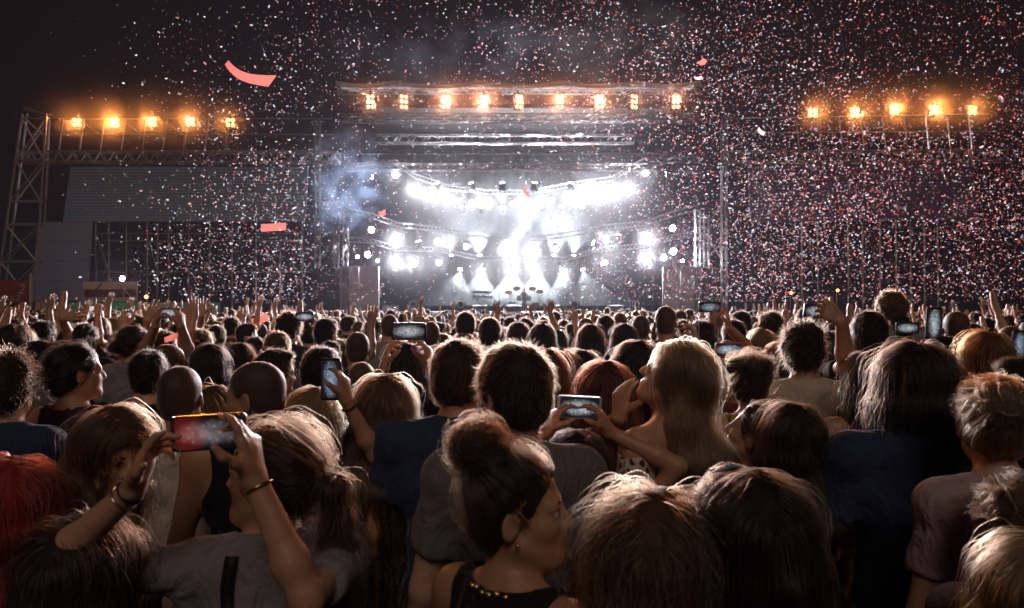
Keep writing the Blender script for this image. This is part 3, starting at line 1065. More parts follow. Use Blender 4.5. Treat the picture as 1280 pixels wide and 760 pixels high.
        for axis in range(3):
            o1, o2 = [q for q in range(3) if q != axis]
            for a in (0, 1):
                for b in (0, 1):
                    off = [0, 0, 0]; off[o1] = a; off[o2] = b
                    off2 = list(off); off2[axis] = 1
                    i0 = (I + off[0], J + off[1], K + off[2]); i1 = (I + off2[0], J + off2[1], K + off2[2])
                    f0, f1 = F[i0], F[i1]
                    m = (f0 < 0) != (f1 < 0)
                    t = np.where(m, f0 / np.where(m, f0 - f1, 1), 0)
                    p0 = np.stack([axs[q][i0[q]] for q in range(3)], 1)
                    p1 = np.stack([axs[q][i1[q]] for q in range(3)], 1)
                    pos[m] += (p0 + t[:, None] * (p1 - p0))[m]
                    cnt[m] += 1
        pos /= np.maximum(cnt, 1)[:, None]
        quads = []
        for axis in range(3):
            sl0 = [slice(None)] * 3; sl1 = [slice(None)] * 3
            sl0[axis] = slice(0, -1); sl1[axis] = slice(1, None)
            A, B = S[tuple(sl0)], S[tuple(sl1)]
            o1, o2 = [q for q in range(3) if q != axis]
            E = A != B
            sh = list(E.shape)
            ii = np.nonzero(E)
            ok = np.ones(len(ii[0]), bool)
            for o in (o1, o2): ok &= (ii[o] > 0) & (ii[o] < F.shape[o] - 1)
            ii = [q[ok] for q in ii]
            ins = A[tuple(ii)]
            def cell(d1, d2):
                q = [None] * 3
                q[axis] = ii[axis]; q[o1] = ii[o1] - d1; q[o2] = ii[o2] - d2
                return idx[tuple(q)]
            q = np.stack([cell(1, 1), cell(0, 1), cell(0, 0), cell(1, 0)], 1)
            flip = ins if axis != 1 else ~ins
            q[~flip] = q[~flip][:, ::-1]
            quads.append(q)
        Q = np.concatenate(quads)
        Q = Q[(Q >= 0).all(1)]
        return pos, Q


def axis_grid(lo, hi, base, fine):
    """Grid coordinates from lo to hi: step base, finer inside the ranges (a, b, h)."""
    out = [lo]
    x = lo
    while x < hi:
        h = base
        for a, b, f in fine:
            if x < a: h = min(h, f + (a - x) * 0.5)
            elif x > b: h = min(h, f + (x - b) * 0.5)
            else: h = min(h, f)
        x += h
        out.append(x)
    return np.array(out, dtype=np.float32)


def Rot(yaw=0.0, pitch=0.0, roll=0.0):
    """yaw: turn to the right, pitch: look up, roll: tilt to the right; degrees."""
    return (Matrix.Rotation(-math.radians(yaw), 3, 'Z') @ Matrix.Rotation(math.radians(pitch), 3, 'X') @ Matrix.Rotation(math.radians(roll), 3, 'Y'))


def smooth_laplace(V, Q, it=2, lam=0.5):
    for _ in range(it):
        acc = np.zeros_like(V); n = np.zeros(len(V))
        for a in range(4):
            b = (a + 1) % 4
            np.add.at(acc, Q[:, a], V[Q[:, b]]); np.add.at(n, Q[:, a], 1)
            np.add.at(acc, Q[:, b], V[Q[:, a]]); np.add.at(n, Q[:, b], 1)
        V = V + lam * (acc / np.maximum(n, 1)[:, None] - V)
    return V


class Figure:
    """A standing person in local coordinates (feet at the origin, facing +Y): pose, then body, clothes and hair fields."""
    def __init__(s, H=1.72, sex='m', yaw=0, pitch=0, roll=0, arms=None, lean=0.0, build=1.0, seed=0, head_scale=1.0):
        s.H, s.sex, s.seed = H, sex, seed
        s.k = k = H / 1.75
        s.b = build
        f = sex == 'f'
        s.sw = (0.165 if f else 0.192) * k * build        # half shoulder width
        s.sz = 1.425 * k
        s.hipw = (0.165 if f else 0.160) * k * build
        s.headR = Rot(yaw, pitch, roll)
        s.hs = (0.955 if f else 1.0) * (0.5 + 0.5 * k) * head_scale     # heads vary less than bodies
        s.neck_top = Vector((0, 0.012, 1.535)) * k
        # pivot of the head at the neck top; the head centre (eye level) sits above it
        s.hc = s.neck_top + s.headR @ Vector((0, 0.012, 0.095 * s.hs))
        s.arms = {}
        s.lean = lean
        arms = arms or {}
        for side in (-1, 1):
            s.arms[side] = s.solve_arm(side, arms.get(side))

    def solve_arm(s, side, a):
        k = s.k
        sh = Vector((side * s.sw, 0, s.sz))
        L1, L2 = 0.285 * k, 0.255 * k
        if a is None:
            w = sh + Vector((side * 0.07 * k, 0.09 * k, -0.515 * k)); pole = Vector((side * 0.4, -1, 0)); a = {'kind': 'relaxed', 'dir': (0, 0.15, -1), 'normal': (-side, 0, 0)}
        else:
            w = Vector(a['wrist']); pole = Vector(a.get('pole', (side * 1.0, -0.2, -0.8)))
        d = w - sh
        reach = L1 + L2
        if d.length > reach * 0.985:
            # raise the shoulder towards the hand a little, then stretch the reach
            ex = min(d.length - reach * 0.985, 0.06 * k)
            sh = sh + d.normalized() * ex
            d = w - sh
            if d.length > reach * 0.985:
                f = min(d.length / (reach * 0.985), 1.22)
                L1 *= f; L2 *= f; reach *= f
                if d.length > reach * 0.985:
                    w = sh + d.normalized() * reach * 0.985; d = w - sh
        dn = d.normalized()
        L = max(d.length, abs(L1 - L2) + 0.02)
        c = (L1 * L1 + L * L - L2 * L2) / (2 * L)
        h = math.sqrt(max(L1 * L1 - c * c, 0))
        pp = pole - dn * pole.dot(dn)
        pp = pp.normalized() if pp.length > 1e-4 else Vector((0, 0, -1))
        el = sh + dn * c + pp * h
        return dict(sh=sh, el=el, wr=w, dir=Vector(a.get('dir', w - el)).normalized(), normal=Vector(a.get('normal', (0, 1, 0))), kind=a.get('kind', 'relaxed'), side=side)

    # --- pieces -----------------------------------------------------
    def torso(s, F, o=0.0, k=0.05):
        q, f = s.k, s.sex == 'f'
        b = s.b
        if f:
            F.ell((0, 0.0, 1.27 * q), (0.138 * q * b + o, 0.098 * q * b + o, 0.20 * q), k=k)
            for sd in (-1, 1): F.ell((sd * 0.068 * q, 0.075 * q, 1.255 * q), (0.062 * q + o, 0.06 * q + o, 0.065 * q + o), k=k)
            F.ell((0, 0.005, 1.08 * q), (0.118 * q * b + o, 0.088 * q * b + o, 0.16 * q), k=k)
            F.ell((0, -0.01, 0.93 * q), (0.172 * q * b + o, 0.122 * q * b + o, 0.14 * q + o), k=k)
        else:
            F.ell((0, 0.0, 1.28 * q), (0.165 * q * b + o, 0.112 * q * b + o, 0.205 * q), k=k)
            F.ell((0, 0.01, 1.08 * q), (0.142 * q * b + o, 0.108 * q * b + o, 0.17 * q), k=k)
            F.ell((0, 0.0, 0.94 * q), (0.162 * q * b + o, 0.12 * q * b + o, 0.13 * q + o), k=k)
        r = (0.046 if f else 0.056) * q
        for sd in (-1, 1):
            A = s.arms[sd]
            F.cap((0, -0.012 * q, 1.44 * q), tuple(A['sh'] + Vector((-sd * 0.02, 0, 0.0))), r + o, r * 0.98 + o, k=k)
            F.cap((sd * 0.03 * q, -0.018 * q, 1.475 * q), tuple(Vector((sd * 0.12 * q, -0.012 * q, 1.435 * q))), 0.036 * q + o, 0.034 * q + o, k=k)
            F.cap(tuple(A['sh']), (sd * 0.115 * q, 0.0, 1.27 * q), r * 0.95 + o, r * 0.9 + o, k=k)

    def upper_arm(s, F, sd, o0=0.0, o1=0.0, t=1.0, k=0.03, flat=False):
        A = s.arms[sd]; q = s.k
        f = 0.80 if s.sex == 'f' else 1.0
        p = A['sh'].lerp(A['el'], t)
        F.cap(tuple(A['sh']), tuple(p), 0.050 * q * f + o0, (0.050 + (0.038 - 0.050) * t) * q * f + o1, k=k, flat=flat)

    def forearm(s, F, sd):
        A = s.arms[sd]; q = s.k
        f = 0.84 if s.sex == 'f' else 1.0
        m = A['el'].lerp(A['wr'], 0.30)
        F.cap(tuple(A['el']), tuple(m), 0.037 * q * f, 0.041 * q * f, k=0.02)
        F.cap(tuple(m), tuple(A['wr']), 0.041 * q * f, 0.0265 * q * f, k=0.02)

    def hand(s, F, sd, coarse=False):
        A = s.arms[sd]; q = s.k * (0.92 if s.sex == 'f' else 1.0)
        d = A['dir']; n = A['normal']
        n = (n - d * n.dot(d)); n = n.normalized() if n.length > 1e-3 else d.orthogonal().normalized()
        u = d.cross(n)            # across the palm; the thumb goes to +-u
        ts = A.get('thumb', None)
        # fingers along d, palm facing n: the thumb of a right hand lies along d x n, of a left hand along n x d
        u = u * (1 if sd > 0 else -1)
        w = A['wr']
        kind = A['kind']
        kn = [w + d * (0.088 - 0.006 * abs(i - 1.2)) * q + u * (0.030 - 0.020 * i) * q for i in range(4)]
        for i in range(4):
            F.cap(tuple(w + u * (0.014 - 0.009 * i) * q), tuple(kn[i]), 0.017 * q, 0.0115 * q, k=0.014, pad=0.02)
        # palm pad
        F.cap(tuple(w + d * 0.03 * q + n * 0.006 * q + u * 0.012 * q), tuple(w + d * 0.06 * q + n * 0.004 * q), 0.018 * q, 0.016 * q, k=0.014, pad=0.02)
        lens = (0.072, 0.080, 0.074, 0.058)
        rng = random.Random(s.seed * 7 + sd)
        for i in range(4):
            if kind == 'open': curl = (0.10 + 0.10 * rng.random(), 0.18, 0.15); spread = (1.5 - i) * 0.14
            elif kind == 'grip': curl = (0.55 + 0.05 * i, 0.85, 0.55); spread = (1.5 - i) * 0.06
            elif kind == 'phone': curl = (0.35 + 0.16 * i, 0.45 + 0.12 * i, 0.35); spread = (1.5 - i) * 0.10
            elif kind == 'pinch': curl = (0.12 + 0.24 * i, 0.30 + 0.22 * i, 0.30 + .1 * i); spread = (1.5 - i) * 0.07
            elif kind == 'fist': curl = (1.35, 1.6, 1.0); spread = 0
            elif kind == 'point': curl = (0.05, 0.1, 0.05) if i == 0 else (1.3, 1.5, 0.9); spread = 0
            else: curl = (0.35 + 0.07 * i, 0.45, 0.30); spread = (1.5 - i) * 0.04
            p = kn[i]; ang = 0
            base = (d + u * spread).normalized()
            segs = (0.44, 0.31, 0.25)
            for j in range(3):
                ang += curl[j]
                dr = base * math.cos(ang) + n * math.sin(ang)
                e = p + dr * lens[i] * segs[j] * q
                r0 = (0.0098 - 0.0010 * j) * q * (0.9 if i == 3 else 1); r1 = (0.0090 - 0.0012 * j) * q * (0.9 if i == 3 else 1)
                F.cap(tuple(p), tuple(e), r0, r1, k=0.006, pad=0.015)
                p = e
        t0 = w + d * 0.022 * q + u * 0.022 * q
        if kind in ('fist', 'point'): dirs = ((0.6, 0.45, 0.6), (0.45, -0.35, 0.8))
        elif kind in ('grip', 'phone'): dirs = ((0.62, 0.62, 0.45), (0.75, 0.10, 0.60))
        elif kind == 'pinch': dirs = ((0.55, 0.75, 0.25), (0.80, 0.45, 0.30))
        else: dirs = ((0.55, 0.80, 0.18), (0.80, 0.55, 0.12))
        p = t0
        for (a, b, c), L, r in zip((dirs[0], dirs[0], dirs[1]), (0.040, 0.032, 0.028), (0.0145, 0.0115, 0.0095)):
            dr = (d * a + u * b + n * c).normalized()
            e = p + dr * L * q
            F.cap(tuple(p), tuple(e), r * q, r * 0.86 * q, k=0.010, pad=0.015)
            p = e

    def HP(s, *p):
        return tuple(s.hc + s.headR @ (Vector(p) * s.hs))

    def head(s, F, detail=True, smile=0.0):
        h = s.hs; R = s.headR; f = s.sex == 'f'
        F.ell(s.HP(0, -0.014, 0.035), (0.074 * h, 0.094 * h, 0.083 * h), R, k=0.03)
        F.ell(s.HP(0, 0.030, -0.045), ((0.054 if f else 0.057) * h, 0.056 * h, 0.072 * h), R, k=0.03)
        F.ell(s.HP(0, 0.062 if f else 0.066, -0.098), (0.021 * h, 0.021 * h, 0.017 * h), R, k=0.03)
        for x in (-1, 1):
            F.cap(s.HP(x * 0.050, 0.004, -0.060), s.HP(x * 0.022, 0.060, -0.096), 0.017 * h, 0.015 * h, k=0.03)
            F.ell(s.HP(x * 0.038, 0.052, -0.026), (0.019 * h, 0.020 * h, 0.018 * h), R, k=0.028)
        F.cap(s.HP(0, -0.022, -0.055), tuple(Vector((0, -0.006, 1.44)) * s.k), (0.045 if f else 0.055) * h, (0.046 if f else 0.060) * s.k, k=0.035)
        if detail:
            F.cap(s.HP(-0.036, 0.070, 0.017), s.HP(0.036, 0.070, 0.017), 0.0125 * h, k=0.02)
            F.cap(s.HP(0, 0.080, 0.008), s.HP(0, 0.100, -0.030), 0.0085 * h, 0.0115 * h, k=0.012, pad=0.02)
            for x in (-1, 1):
                F.ell(s.HP(x * 0.0115, 0.090, -0.034), (0.0075 * h, 0.010 * h, 0.008 * h), R, k=0.008, pad=0.02)
                F.ell(s.HP(x * 0.031, 0.087, -0.001), (0.017 * h, 0.012 * h, 0.011 * h), R, k=0.012, op='s', pad=0.02)
                F.ell(s.HP(x * 0.031, 0.068, -0.001), (0.0150 * h, 0.0150 * h, 0.0125 * h), R, k=0.004, pad=0.02)
                F.ell(s.HP(x * 0.031, 0.070, 0.0105), (0.018 * h, 0.0145 * h, 0.0052 * h), R, k=0.005, pad=0.02)
            # lips
            for z, y, r in ((-0.0600, 0.0835, 0.0066), (-0.0705, 0.0825, 0.0076)):
                F.cap(s.HP(-0.017, y - 0.006, z + 0.003 * smile), s.HP(0, y, z), r * 0.55 * h, r * h, k=0.006, pad=0.02)
                F.cap(s.HP(0.017, y - 0.006, z + 0.003 * smile), s.HP(0, y, z), r * 0.55 * h, r * h, k=0.006, pad=0.02)
            F.cap(s.HP(-0.020, 0.092, -0.0653), s.HP(0.020, 0.092, -0.0653), (0.0024 + 0.0022 * smile) * h, k=0.003, op='s', pad=0.02)
        for x in (-1, 1):   # ears
            E = R @ Rot(-x * 24, 0, 0)
            F.ell(s.HP(x * 0.0765, -0.010, -0.012), (0.0075 * h, 0.0195 * h, 0.031 * h), E @ Matrix.Rotation(-0.25, 3, 'X'), k=0.008, pad=0.02)
            if detail:
                F.ell(s.HP(x * 0.0875, -0.006, -0.008), (0.0075 * h, 0.0115 * h, 0.018 * h), E, k=0.006, op='s', pad=0.02)

    def legs(s, F, o=0.0, low=0.09, k=0.04):
        q = s.k; f = 0.95 if s.sex == 'f' else 1.0
        for sd in (-1, 1):
            hip, kn, an = (sd * 0.088 * q, 0, 0.90 * q), (sd * 0.098 * q, 0.015, 0.50 * q), (sd * 0.102 * q, -0.01, low)
            F.cap(hip, kn, 0.083 * q * f + o, 0.055 * q * f + o, k=k)
            F.cap(kn, an, 0.055 * q * f + o, 0.040 * q * f + o * 1.6, k=k)

    def grid(s, head_h, hand_h, base, zbase_low=0.05, lo=None):
        q = s.k
        pts = [s.hc]
        for sd in (-1, 1):
            A = s.arms[sd]; pts += [A['el'], A['wr'], A['wr'] + A['dir'] * 0.19 * q, A['sh']]
        xs = [p.x for p in pts]; ys = [p.y for p in pts]; zs = [p.z for p in pts]
        x0, x1 = min(min(xs) - 0.09, -0.25), max(max(xs) + 0.09, 0.25)
        y0, y1 = min(min(ys) - 0.13, -0.19), max(max(ys) + 0.13, 0.25)
        z1 = max(max(zs) + 0.14, s.hc.z + 0.19)
        fx, fy, fz = [], [], []
        if head_h:
            r = 0.13
            fx.append((s.hc.x - r, s.hc.x + r, head_h)); fy.append((s.hc.y - r, s.hc.y + r, head_h)); fz.append((s.hc.z - 0.14, s.hc.z + 0.14, head_h))
        if hand_h:
            for sd in (-1, 1):
                A = s.arms[sd]
                if A['kind'] == 'relaxed' and A['wr'].z < 1.0 * q: continue
                c = A['wr'] + A['dir'] * 0.085 * q
                fx.append((c.x - .09, c.x + .09, hand_h)); fy.append((c.y - .09, c.y + .09, hand_h)); fz.append((c.z - .10, c.z + .10, hand_h))
        gx = axis_grid(x0, x1, base, fx); gy = axis_grid(y0, y1, base, fy)
        fz.append((0.85 * q, z1, base))
        gz = axis_grid(-0.02, z1, zbase_low, fz)
        return gx, gy, gz

    def body(s, head_h=0.007, hand_h=0.0065, base=0.014, detail=True, smile=0.0, hands=True, low=True):
        F = Field(*s.grid(head_h, hand_h, base))
        s.torso(F)
        for sd in (-1, 1):
            s.upper_arm(F, sd); s.forearm(F, sd)
        s.head(F, detail, smile)
        if low:
            s.legs(F)
            for sd in (-1, 1): F.cap((sd * 0.102 * s.k, -0.03, 0.045), (sd * 0.112 * s.k, 0.15 * s.k, 0.03), 0.04, 0.032, k=0.03)
        for sd in (-1, 1):
            if hands: s.hand(F, sd)
            else:
                A = s.arms[sd]
                F.cap(tuple(A['wr']), tuple(A['wr'] + A['dir'] * 0.10 * s.k), 0.03, 0.026, k=0.02)
                F.cap(tuple(A['wr'] + A['dir'] * 0.10 * s.k), tuple(A['wr'] + A['dir'] * 0.16 * s.k), 0.022, 0.016, k=0.02)
        return F

    def shirt(s, kind='tee', base=0.013, fold=0.0055):
        """tee, tank, long, dress (off the shoulder)"""
        q = s.k
        gx, gy, gz = s.grid(None, None, base, base)
        gz = gz[gz > 0.80 * q]
        gz = gz[gz < max(1.56 * q, s.arms[-1]['el'].z + .1, s.arms[1]['el'].z + .1)]
        F = Field(gx, gy, gz)
        o = 0.012
        s.torso(F, o)
        F.cap((0, 0.01, 1.1 * q), (0, 0.0, 0.88 * q), 0.12 * q * s.b, 0.135 * q * s.b, k=0.06)
        if kind in ('tee', 'long', 'dress'):
            for sd in (-1, 1):
                if kind == 'long':
                    s.upper_arm(F, sd, 0.016, 0.014, 1.0); A = s.arms[sd]
                    F.cap(tuple(A['el']), tuple(A['el'].lerp(A['wr'], 0.92)), 0.052 * q, 0.036 * q, k=0.02)
                elif kind == 'tee':
                    s.upper_arm(F, sd, 0.011, 0.017, 0.66, 0.025, True)
                elif kind == 'dress':
                    A = s.arms[sd]
                    F.cap(tuple(A['sh'].lerp(A['el'], .22)), tuple(A['sh'].lerp(A['el'], .56)), 0.050 * q, 0.050 * q, k=0.01, flat=True)
        # folds
        X, Y, Z = gx[:, None, None], gy[None, :, None], gz[None, None, :]
        r = random.Random(s.seed)
        a, b, c = r.uniform(0, 6), r.uniform(0, 6), r.uniform(0, 6)
        w = np.sin(X * 34 + np.sin(Z * 17 + a) * 1.4 + Y * 9 + a) * np.sin(Z * 11 + X * 8 + b) + 0.6 * np.sin(Z * 46 + X * 26 * np.sign(X) + Y * 15 + c)
        F.F = F.F + (fold * w * np.clip((1.44 * q - Z) / 0.15, 0.15, 1)).astype(np.float32)
        # neckline and hem
        nb = Vector((0, 0.02, 1.52)) * q
        rr = {'tee': 0.078, 'long': 0.078, 'tank': 0.105, 'dress': 0.11}[kind] * q
        F.ell((0, 0.02 * q, 1.525 * q), (rr, rr * 0.95, 0.085 * q), k=0.008, op='s')
        F.plane_cut((0, 0, 0.84 * q), (0, 0, -1))
        if kind == 'tank':
            for sd in (-1, 1):
                A = s.arms[sd]
                F.ell((sd * (s.sw + 0.01), 0, 1.40 * q), (0.075 * q, 0.14, 0.12 * q), k=0.01, op='s')
                F.cap(tuple(A['sh']), tuple(A['el']), 0.078 * q, 0.06, k=0.01, op='s')
        if kind == 'dress':
            F.plane_cut((0, 0, 1.405 * q), (0, 0, 1))
        return F

    def trousers(s, base=0.02):
        q = s.k
        gx = axis_grid(-0.25, 0.25, base, []); gy = axis_grid(-0.2, 0.2, base, []); gz = axis_grid(0.06, 1.0 * q, base * 1.5, [])
        F = Field(gx, gy, gz)
        s.legs(F, 0.014, 0.10)
        F.ell((0, -0.0, 0.93 * q), (0.170 * q * s.b + 0.006, 0.118 * q * s.b + 0.008, 0.13 * q), k=0.05)
        F.plane_cut((0, 0, 0.985 * q), (0, 0, 1)); F.plane_cut((0, 0, 0.085), (0, 0, -1))
        return F

    # --- hair ---------------------------------------------------------
    def hair_field(s, style, h=0.007, vol=0.0, length=0.42, front=True):
        """The solid the hair fills. Styles: buzz, short, curly, bob, long, pony, bun, updo, spacebuns, lowbun"""
        R = s.headR; q = s.hs
        lo = s.hc - Vector((0.19, 0.22, 0.16)); hi = s.hc + Vector((0.19, 0.20, 0.26))
        if style in ('long', 'pony'): lo.z = s.hc.z - length - 0.06; lo.y -= 0.10; lo.x -= 0.04; hi.x += 0.04
        if style == 'bob': lo.z = s.hc.z - 0.24
        gx = axis_grid(lo.x, hi.x, h, []); gy = axis_grid(lo.y, hi.y, h, []); gz = axis_grid(lo.z, hi.z, h, [])
        F = Field(gx, gy, gz)
        o = {'buzz': 0.003, 'short': 0.011, 'curly': 0.020, 'bob': 0.018, 'long': 0.014, 'pony': 0.006, 'bun': 0.003, 'updo': 0.016, 'spacebuns': 0.014, 'lowbun': 0.006}[style] + vol
        F.ell(s.HP(0, -0.014, 0.037), (0.0735 * q + o, 0.094 * q + o, 0.083 * q + o), R, k=0.03)
        F.ell(s.HP(0, -0.046, -0.030), (0.058 * q + o * .8, 0.052 * q + o * .6, 0.062 * q), R, k=0.04)
        # open the face, the ears and the nape
        F.ell(s.HP(0, 0.122, -0.052), (0.088 * q, 0.090 * q, 0.112 * q), R, k=0.012, op='s')
        if style in ('buzz', 'short', 'pony', 'bun', 'updo', 'spacebuns', 'lowbun'):     # open temples and a higher hairline
            F.ell(s.HP(0, 0.110, -0.024), (0.112 * q, 0.080 * q, 0.106 * q), R, k=0.012, op='s')
        n = R @ Vector((0, 0.55, -1)); p = s.HP(0, -0.075, -0.088 if style != 'buzz' else -0.075)
        F.plane_cut(p, n)
        for x in (-1, 1):
            if style in ('buzz', 'short', 'pony', 'bun', 'updo', 'spacebuns', 'lowbun'):
                F.ell(s.HP(x * 0.085, 0.004, -0.022), (0.030 * q, 0.030 * q, 0.036 * q), R, k=0.008, op='s')
        if style == 'short':      # a fringe lifted over the forehead
            F.ell(s.HP(0.01, 0.050, 0.098), (0.050 * q, 0.034 * q, 0.020 * q + vol), R, k=0.02)
        if style in ('long', 'bob'):
            L = length if style == 'long' else 0.17
            tr = 0.0
            for ang in ((-118, -90, -62, -36, -12, 12, 36, 62, 90, 118) if style == 'long' else (-108, -84, -60, -36, -12, 12, 36, 60, 84, 108)):
                if not front and abs(ang) > 75: continue
                a = math.radians(ang)
                sa, ca = math.sin(a), math.cos(a)
                p0 = Vector(s.HP(0.070 * sa, -0.012 - 0.085 * ca, 0.035))
                p1 = Vector(s.HP(0.082 * sa, -0.012 - 0.093 * ca, -0.045))
                g = 0.10 if style == 'bob' else 0.12
                p2 = Vector((s.hc.x + 0.090 * sa * q, p1.y - 0.004 - 0.010 * ca, min(p1.z - 0.03, s.hc.z - g)))
                F.cap(tuple(p0), tuple(p1), 0.024 * q + vol * .5, 0.026 * q + vol * .5, k=0.025)
                F.cap(tuple(p1), tuple(p2), 0.026 * q + vol * .5, 0.027 * q + vol * .5, k=0.025)
                if style == 'bob':
                    p3 = p2 + Vector((0.006 * sa, -0.006 * ca, -0.06)); F.cap(tuple(p2), tuple(p3), 0.026, 0.014, k=0.02)
                else:
                    zs = s.sz + 0.01
                    y3 = (-0.105 * ca - 0.06) if abs(ang) < 80 else 0.10
                    p3 = Vector((s.hc.x + 0.118 * sa * q, min(p2.y, s.hc.y * .3 + y3) if abs(ang) < 80 else p2.y + 0.05, s.hc.z - 0.24))
                    p4 = Vector((s.hc.x + 0.120 * sa * q, -0.150 + 0.02 * abs(sa) if abs(ang) < 80 else 0.135, s.hc.z - L))
                    if p2.y < p3.y and abs(ang) < 80: p3.y = p2.y - .01
                    F.cap(tuple(p2), tuple(p3), 0.027 + vol * .4, 0.026 + vol * .4, k=0.025)
                    if abs(ang) < 80: p4.y = min(p4.y, p3.y)
                    F.cap(tuple(p3), tuple(p4), 0.026 + vol * .4, 0.010, k=0.022)
            F.ell(s.HP(0, 0.122, -0.052), (0.070 * q, 0.075 * q, 0.112 * q), R, k=0.012, op='s')
        if style == 'pony':
            t0 = Vector(s.HP(0, -0.108, 0.020)); s.tie = t0
            F.cap(s.HP(0, -0.095, 0.02), tuple(t0), 0.022, 0.016, k=0.01)
            t1 = t0 + (R @ Vector((0, -0.055, 0.0))) + Vector((0, 0, -0.03)); t2 = t1 + Vector((0, -0.012, -0.13)); t3 = Vector((t2.x, min(t2.y, -0.15), s.hc.z - length))
            F.cap(tuple(t0), tuple(t1), 0.016, 0.028, k=0.01); F.cap(tuple(t1), tuple(t2), 0.028, 0.036, k=0.01); F.cap(tuple(t2), tuple(t3), 0.036, 0.008, k=0.01)
        if style == 'bun':
            c = Vector(s.HP(0, -0.084, 0.140)); s.tie = c
            F.ell(tuple(c), (0.047, 0.045, 0.040), R, k=0.012)
        if style == 'lowbun':
            c = Vector(s.HP(0, -0.135, -0.015)); s.tie = c
            F.ell(tuple(c), (0.040, 0.042, 0.034), R, k=0.008)
        if style == 'updo':
            c = Vector(s.HP(0.0, -0.098, 0.060)); s.tie = c
            F.ell(tuple(c), (0.058, 0.042, 0.055), R, k=0.02)
        if style == 'spacebuns':
            s.tie = Vector(s.HP(0.06, -0.07, 0.09))
            for x in (-1, 1): F.ell(s.HP(x * 0.062, -0.060, 0.085), (0.038, 0.036, 0.036), R, k=0.010)
        # uneven locks
        X, Y, Z = gx[:, None, None], gy[None, :, None], gz[None, None, :]
        r = random.Random(s.seed + 5); a, b = r.uniform(0, 6), r.uniform(0, 6)
        amp = {'buzz': 0.0005, 'short': 0.003, 'curly': 0.007, 'updo': 0.003, 'bun': 0.003}.get(style, 0.003)
        fz = 20 if style in ('long', 'bob', 'pony') else 70
        ww = np.sin(X * 85 + np.sin(Z * fz * .6 + b) * 1.3 + a) * np.cos(Y * 80 + np.sin(Z * fz + a)) + (0.7 * np.sin(Z * 60 + X * 40 + b) if style in ('curly', 'updo', 'bun', 'spacebuns') else 0)
        F.F = F.F + (amp * ww).astype(np.float32)
        return F

    def strands(s, F, V, Q, style, n, length, K, seed=0, wave=0.0, rad=0.0007, messy=1.0):
        """Hair strands that grow out of the hair solid and lie along its surface. Returns sizes, points, radii."""
        rng = np.random.default_rng(seed + 11)
        A = V[Q]
        ar = np.linalg.norm(np.cross(A[:, 1] - A[:, 0], A[:, 3] - A[:, 0]), axis=1) + 1e-12
        hc = np.array(s.hc); R = np.array(s.headR)
        cen = A.mean(1)
        if style in ('long', 'bob'):       # roots on the scalp, some along the fall
            wgt = ar * np.where(cen[:, 2] > hc[2] - 0.02, 1.0, 0.50)
        else: wgt = ar
        q = rng.choice(len(Q), n, p=wgt / wgt.sum())
        u, v = rng.random((2, n, 1))
        P0 = (A[q, 0] * (1 - u) + A[q, 1] * u) * (1 - v) + (A[q, 3] * (1 - u) + A[q, 2] * u) * v
        # drop roots whose surface faces into the head
        f0, N = F.grad(P0)
        keep = ((P0 - N * 0.012 - hc) * N).sum(1) > -0.03
        P0, N = P0[keep], N[keep]; n = len(P0)
        crown = hc + R @ (np.array([0.012, -0.055, 0.10]) * s.hs)
        part = R @ np.array([0.0, 1.0, 0.0])
        L = length * rng.uniform(0.55, 1.1, n)
        fly = rng.random(n) < 0.11 * messy
        off = np.where(fly, rng.uniform(0.006, 0.022, n) * messy, rng.uniform(0.0, 0.0055, n))
        cl = rng.integers(0, max(8, n // 14), n)                      # locks
        lockv = rng.normal(0, 1, (cl.max() + 1, 3)); lockp = rng.uniform(0, 6.28, cl.max() + 1)
        pts = np.zeros((n, K, 3))
        p = P0 - N * 0.003
        pts[:, 0] = p
        step = (L / (K - 1))[:, None]
        down = np.array([0, 0, -1.0])
        up_l = R @ np.array([0, 0, 1.0])
        prev = None
        for j in range(1, K):
            f, G = F.grad(p)
            rel = p - crown
            if style in ('buzz', 'short', 'curly'):
                out = rel - N * (rel * N).sum(1, keepdims=True)
                out /= np.linalg.norm(out, axis=1, keepdims=True) + 0.02
                lift = {'buzz': 3.0, 'short': 0.26, 'curly': 0.8}[style]
                d = out + N * lift * (1 - 0.5 * j / K) + lockv[cl] * (0.16 if style == 'short' else 0.5) * messy + rng.normal(0, 0.08, (n, 3)) * messy
                if style == 'curly':
                    ph = lockp[cl] + j * 1.9
                    t1 = np.cross(N, out); d = d + t1 * np.sin(ph)[:, None] * 1.2 + N * np.cos(ph)[:, None] * 0.9
            elif style in ('pony', 'bun', 'lowbun', 'updo', 'spacebuns'):
                tie = np.array(s.tie)
                to = tie - p
                dist = np.linalg.norm(to, axis=1, keepdims=True)
                t = to / (dist + 1e-6)
                if style == 'pony':
                    tail = (p[:, 2] < tie[2] + 0.01) & (((p - tie) @ (R @ np.array([0, -1.0, 0]))) > -0.005)
                    t = np.where(tail[:, None], down + lockv[cl] * 0.10, t)
                else:
                    near = dist[:, 0] < (0.060 if style == 'updo' else 0.072)
                    sw = np.cross(p - tie, lockv[cl] + up_l * 0.6); sw /= np.linalg.norm(sw, axis=1, keepdims=True) + 1e-6
                    t = np.where(near[:, None], sw + rng.normal(0, 0.25, (n, 3)) * messy, t)
                t = t - G * (t * G).sum(1, keepdims=True)
                t /= np.linalg.norm(t, axis=1, keepdims=True) + 1e-6
                d = t + G * ((off - f) * 22)[:, None] + lockv[cl] * 0.07 * messy
                d = np.where(fly[:, None], d + G * 0.25, d)
            else:       # falls from a parting
                side = rel @ (R @ np.array([1.0, 0, 0]))
                outw = (R @ np.array([1.0, 0, 0]))[None] * np.sign(side)[:, None] * 0.9
                back = -(R @ np.array([0, 1.0, 0]))[None] * 0.25
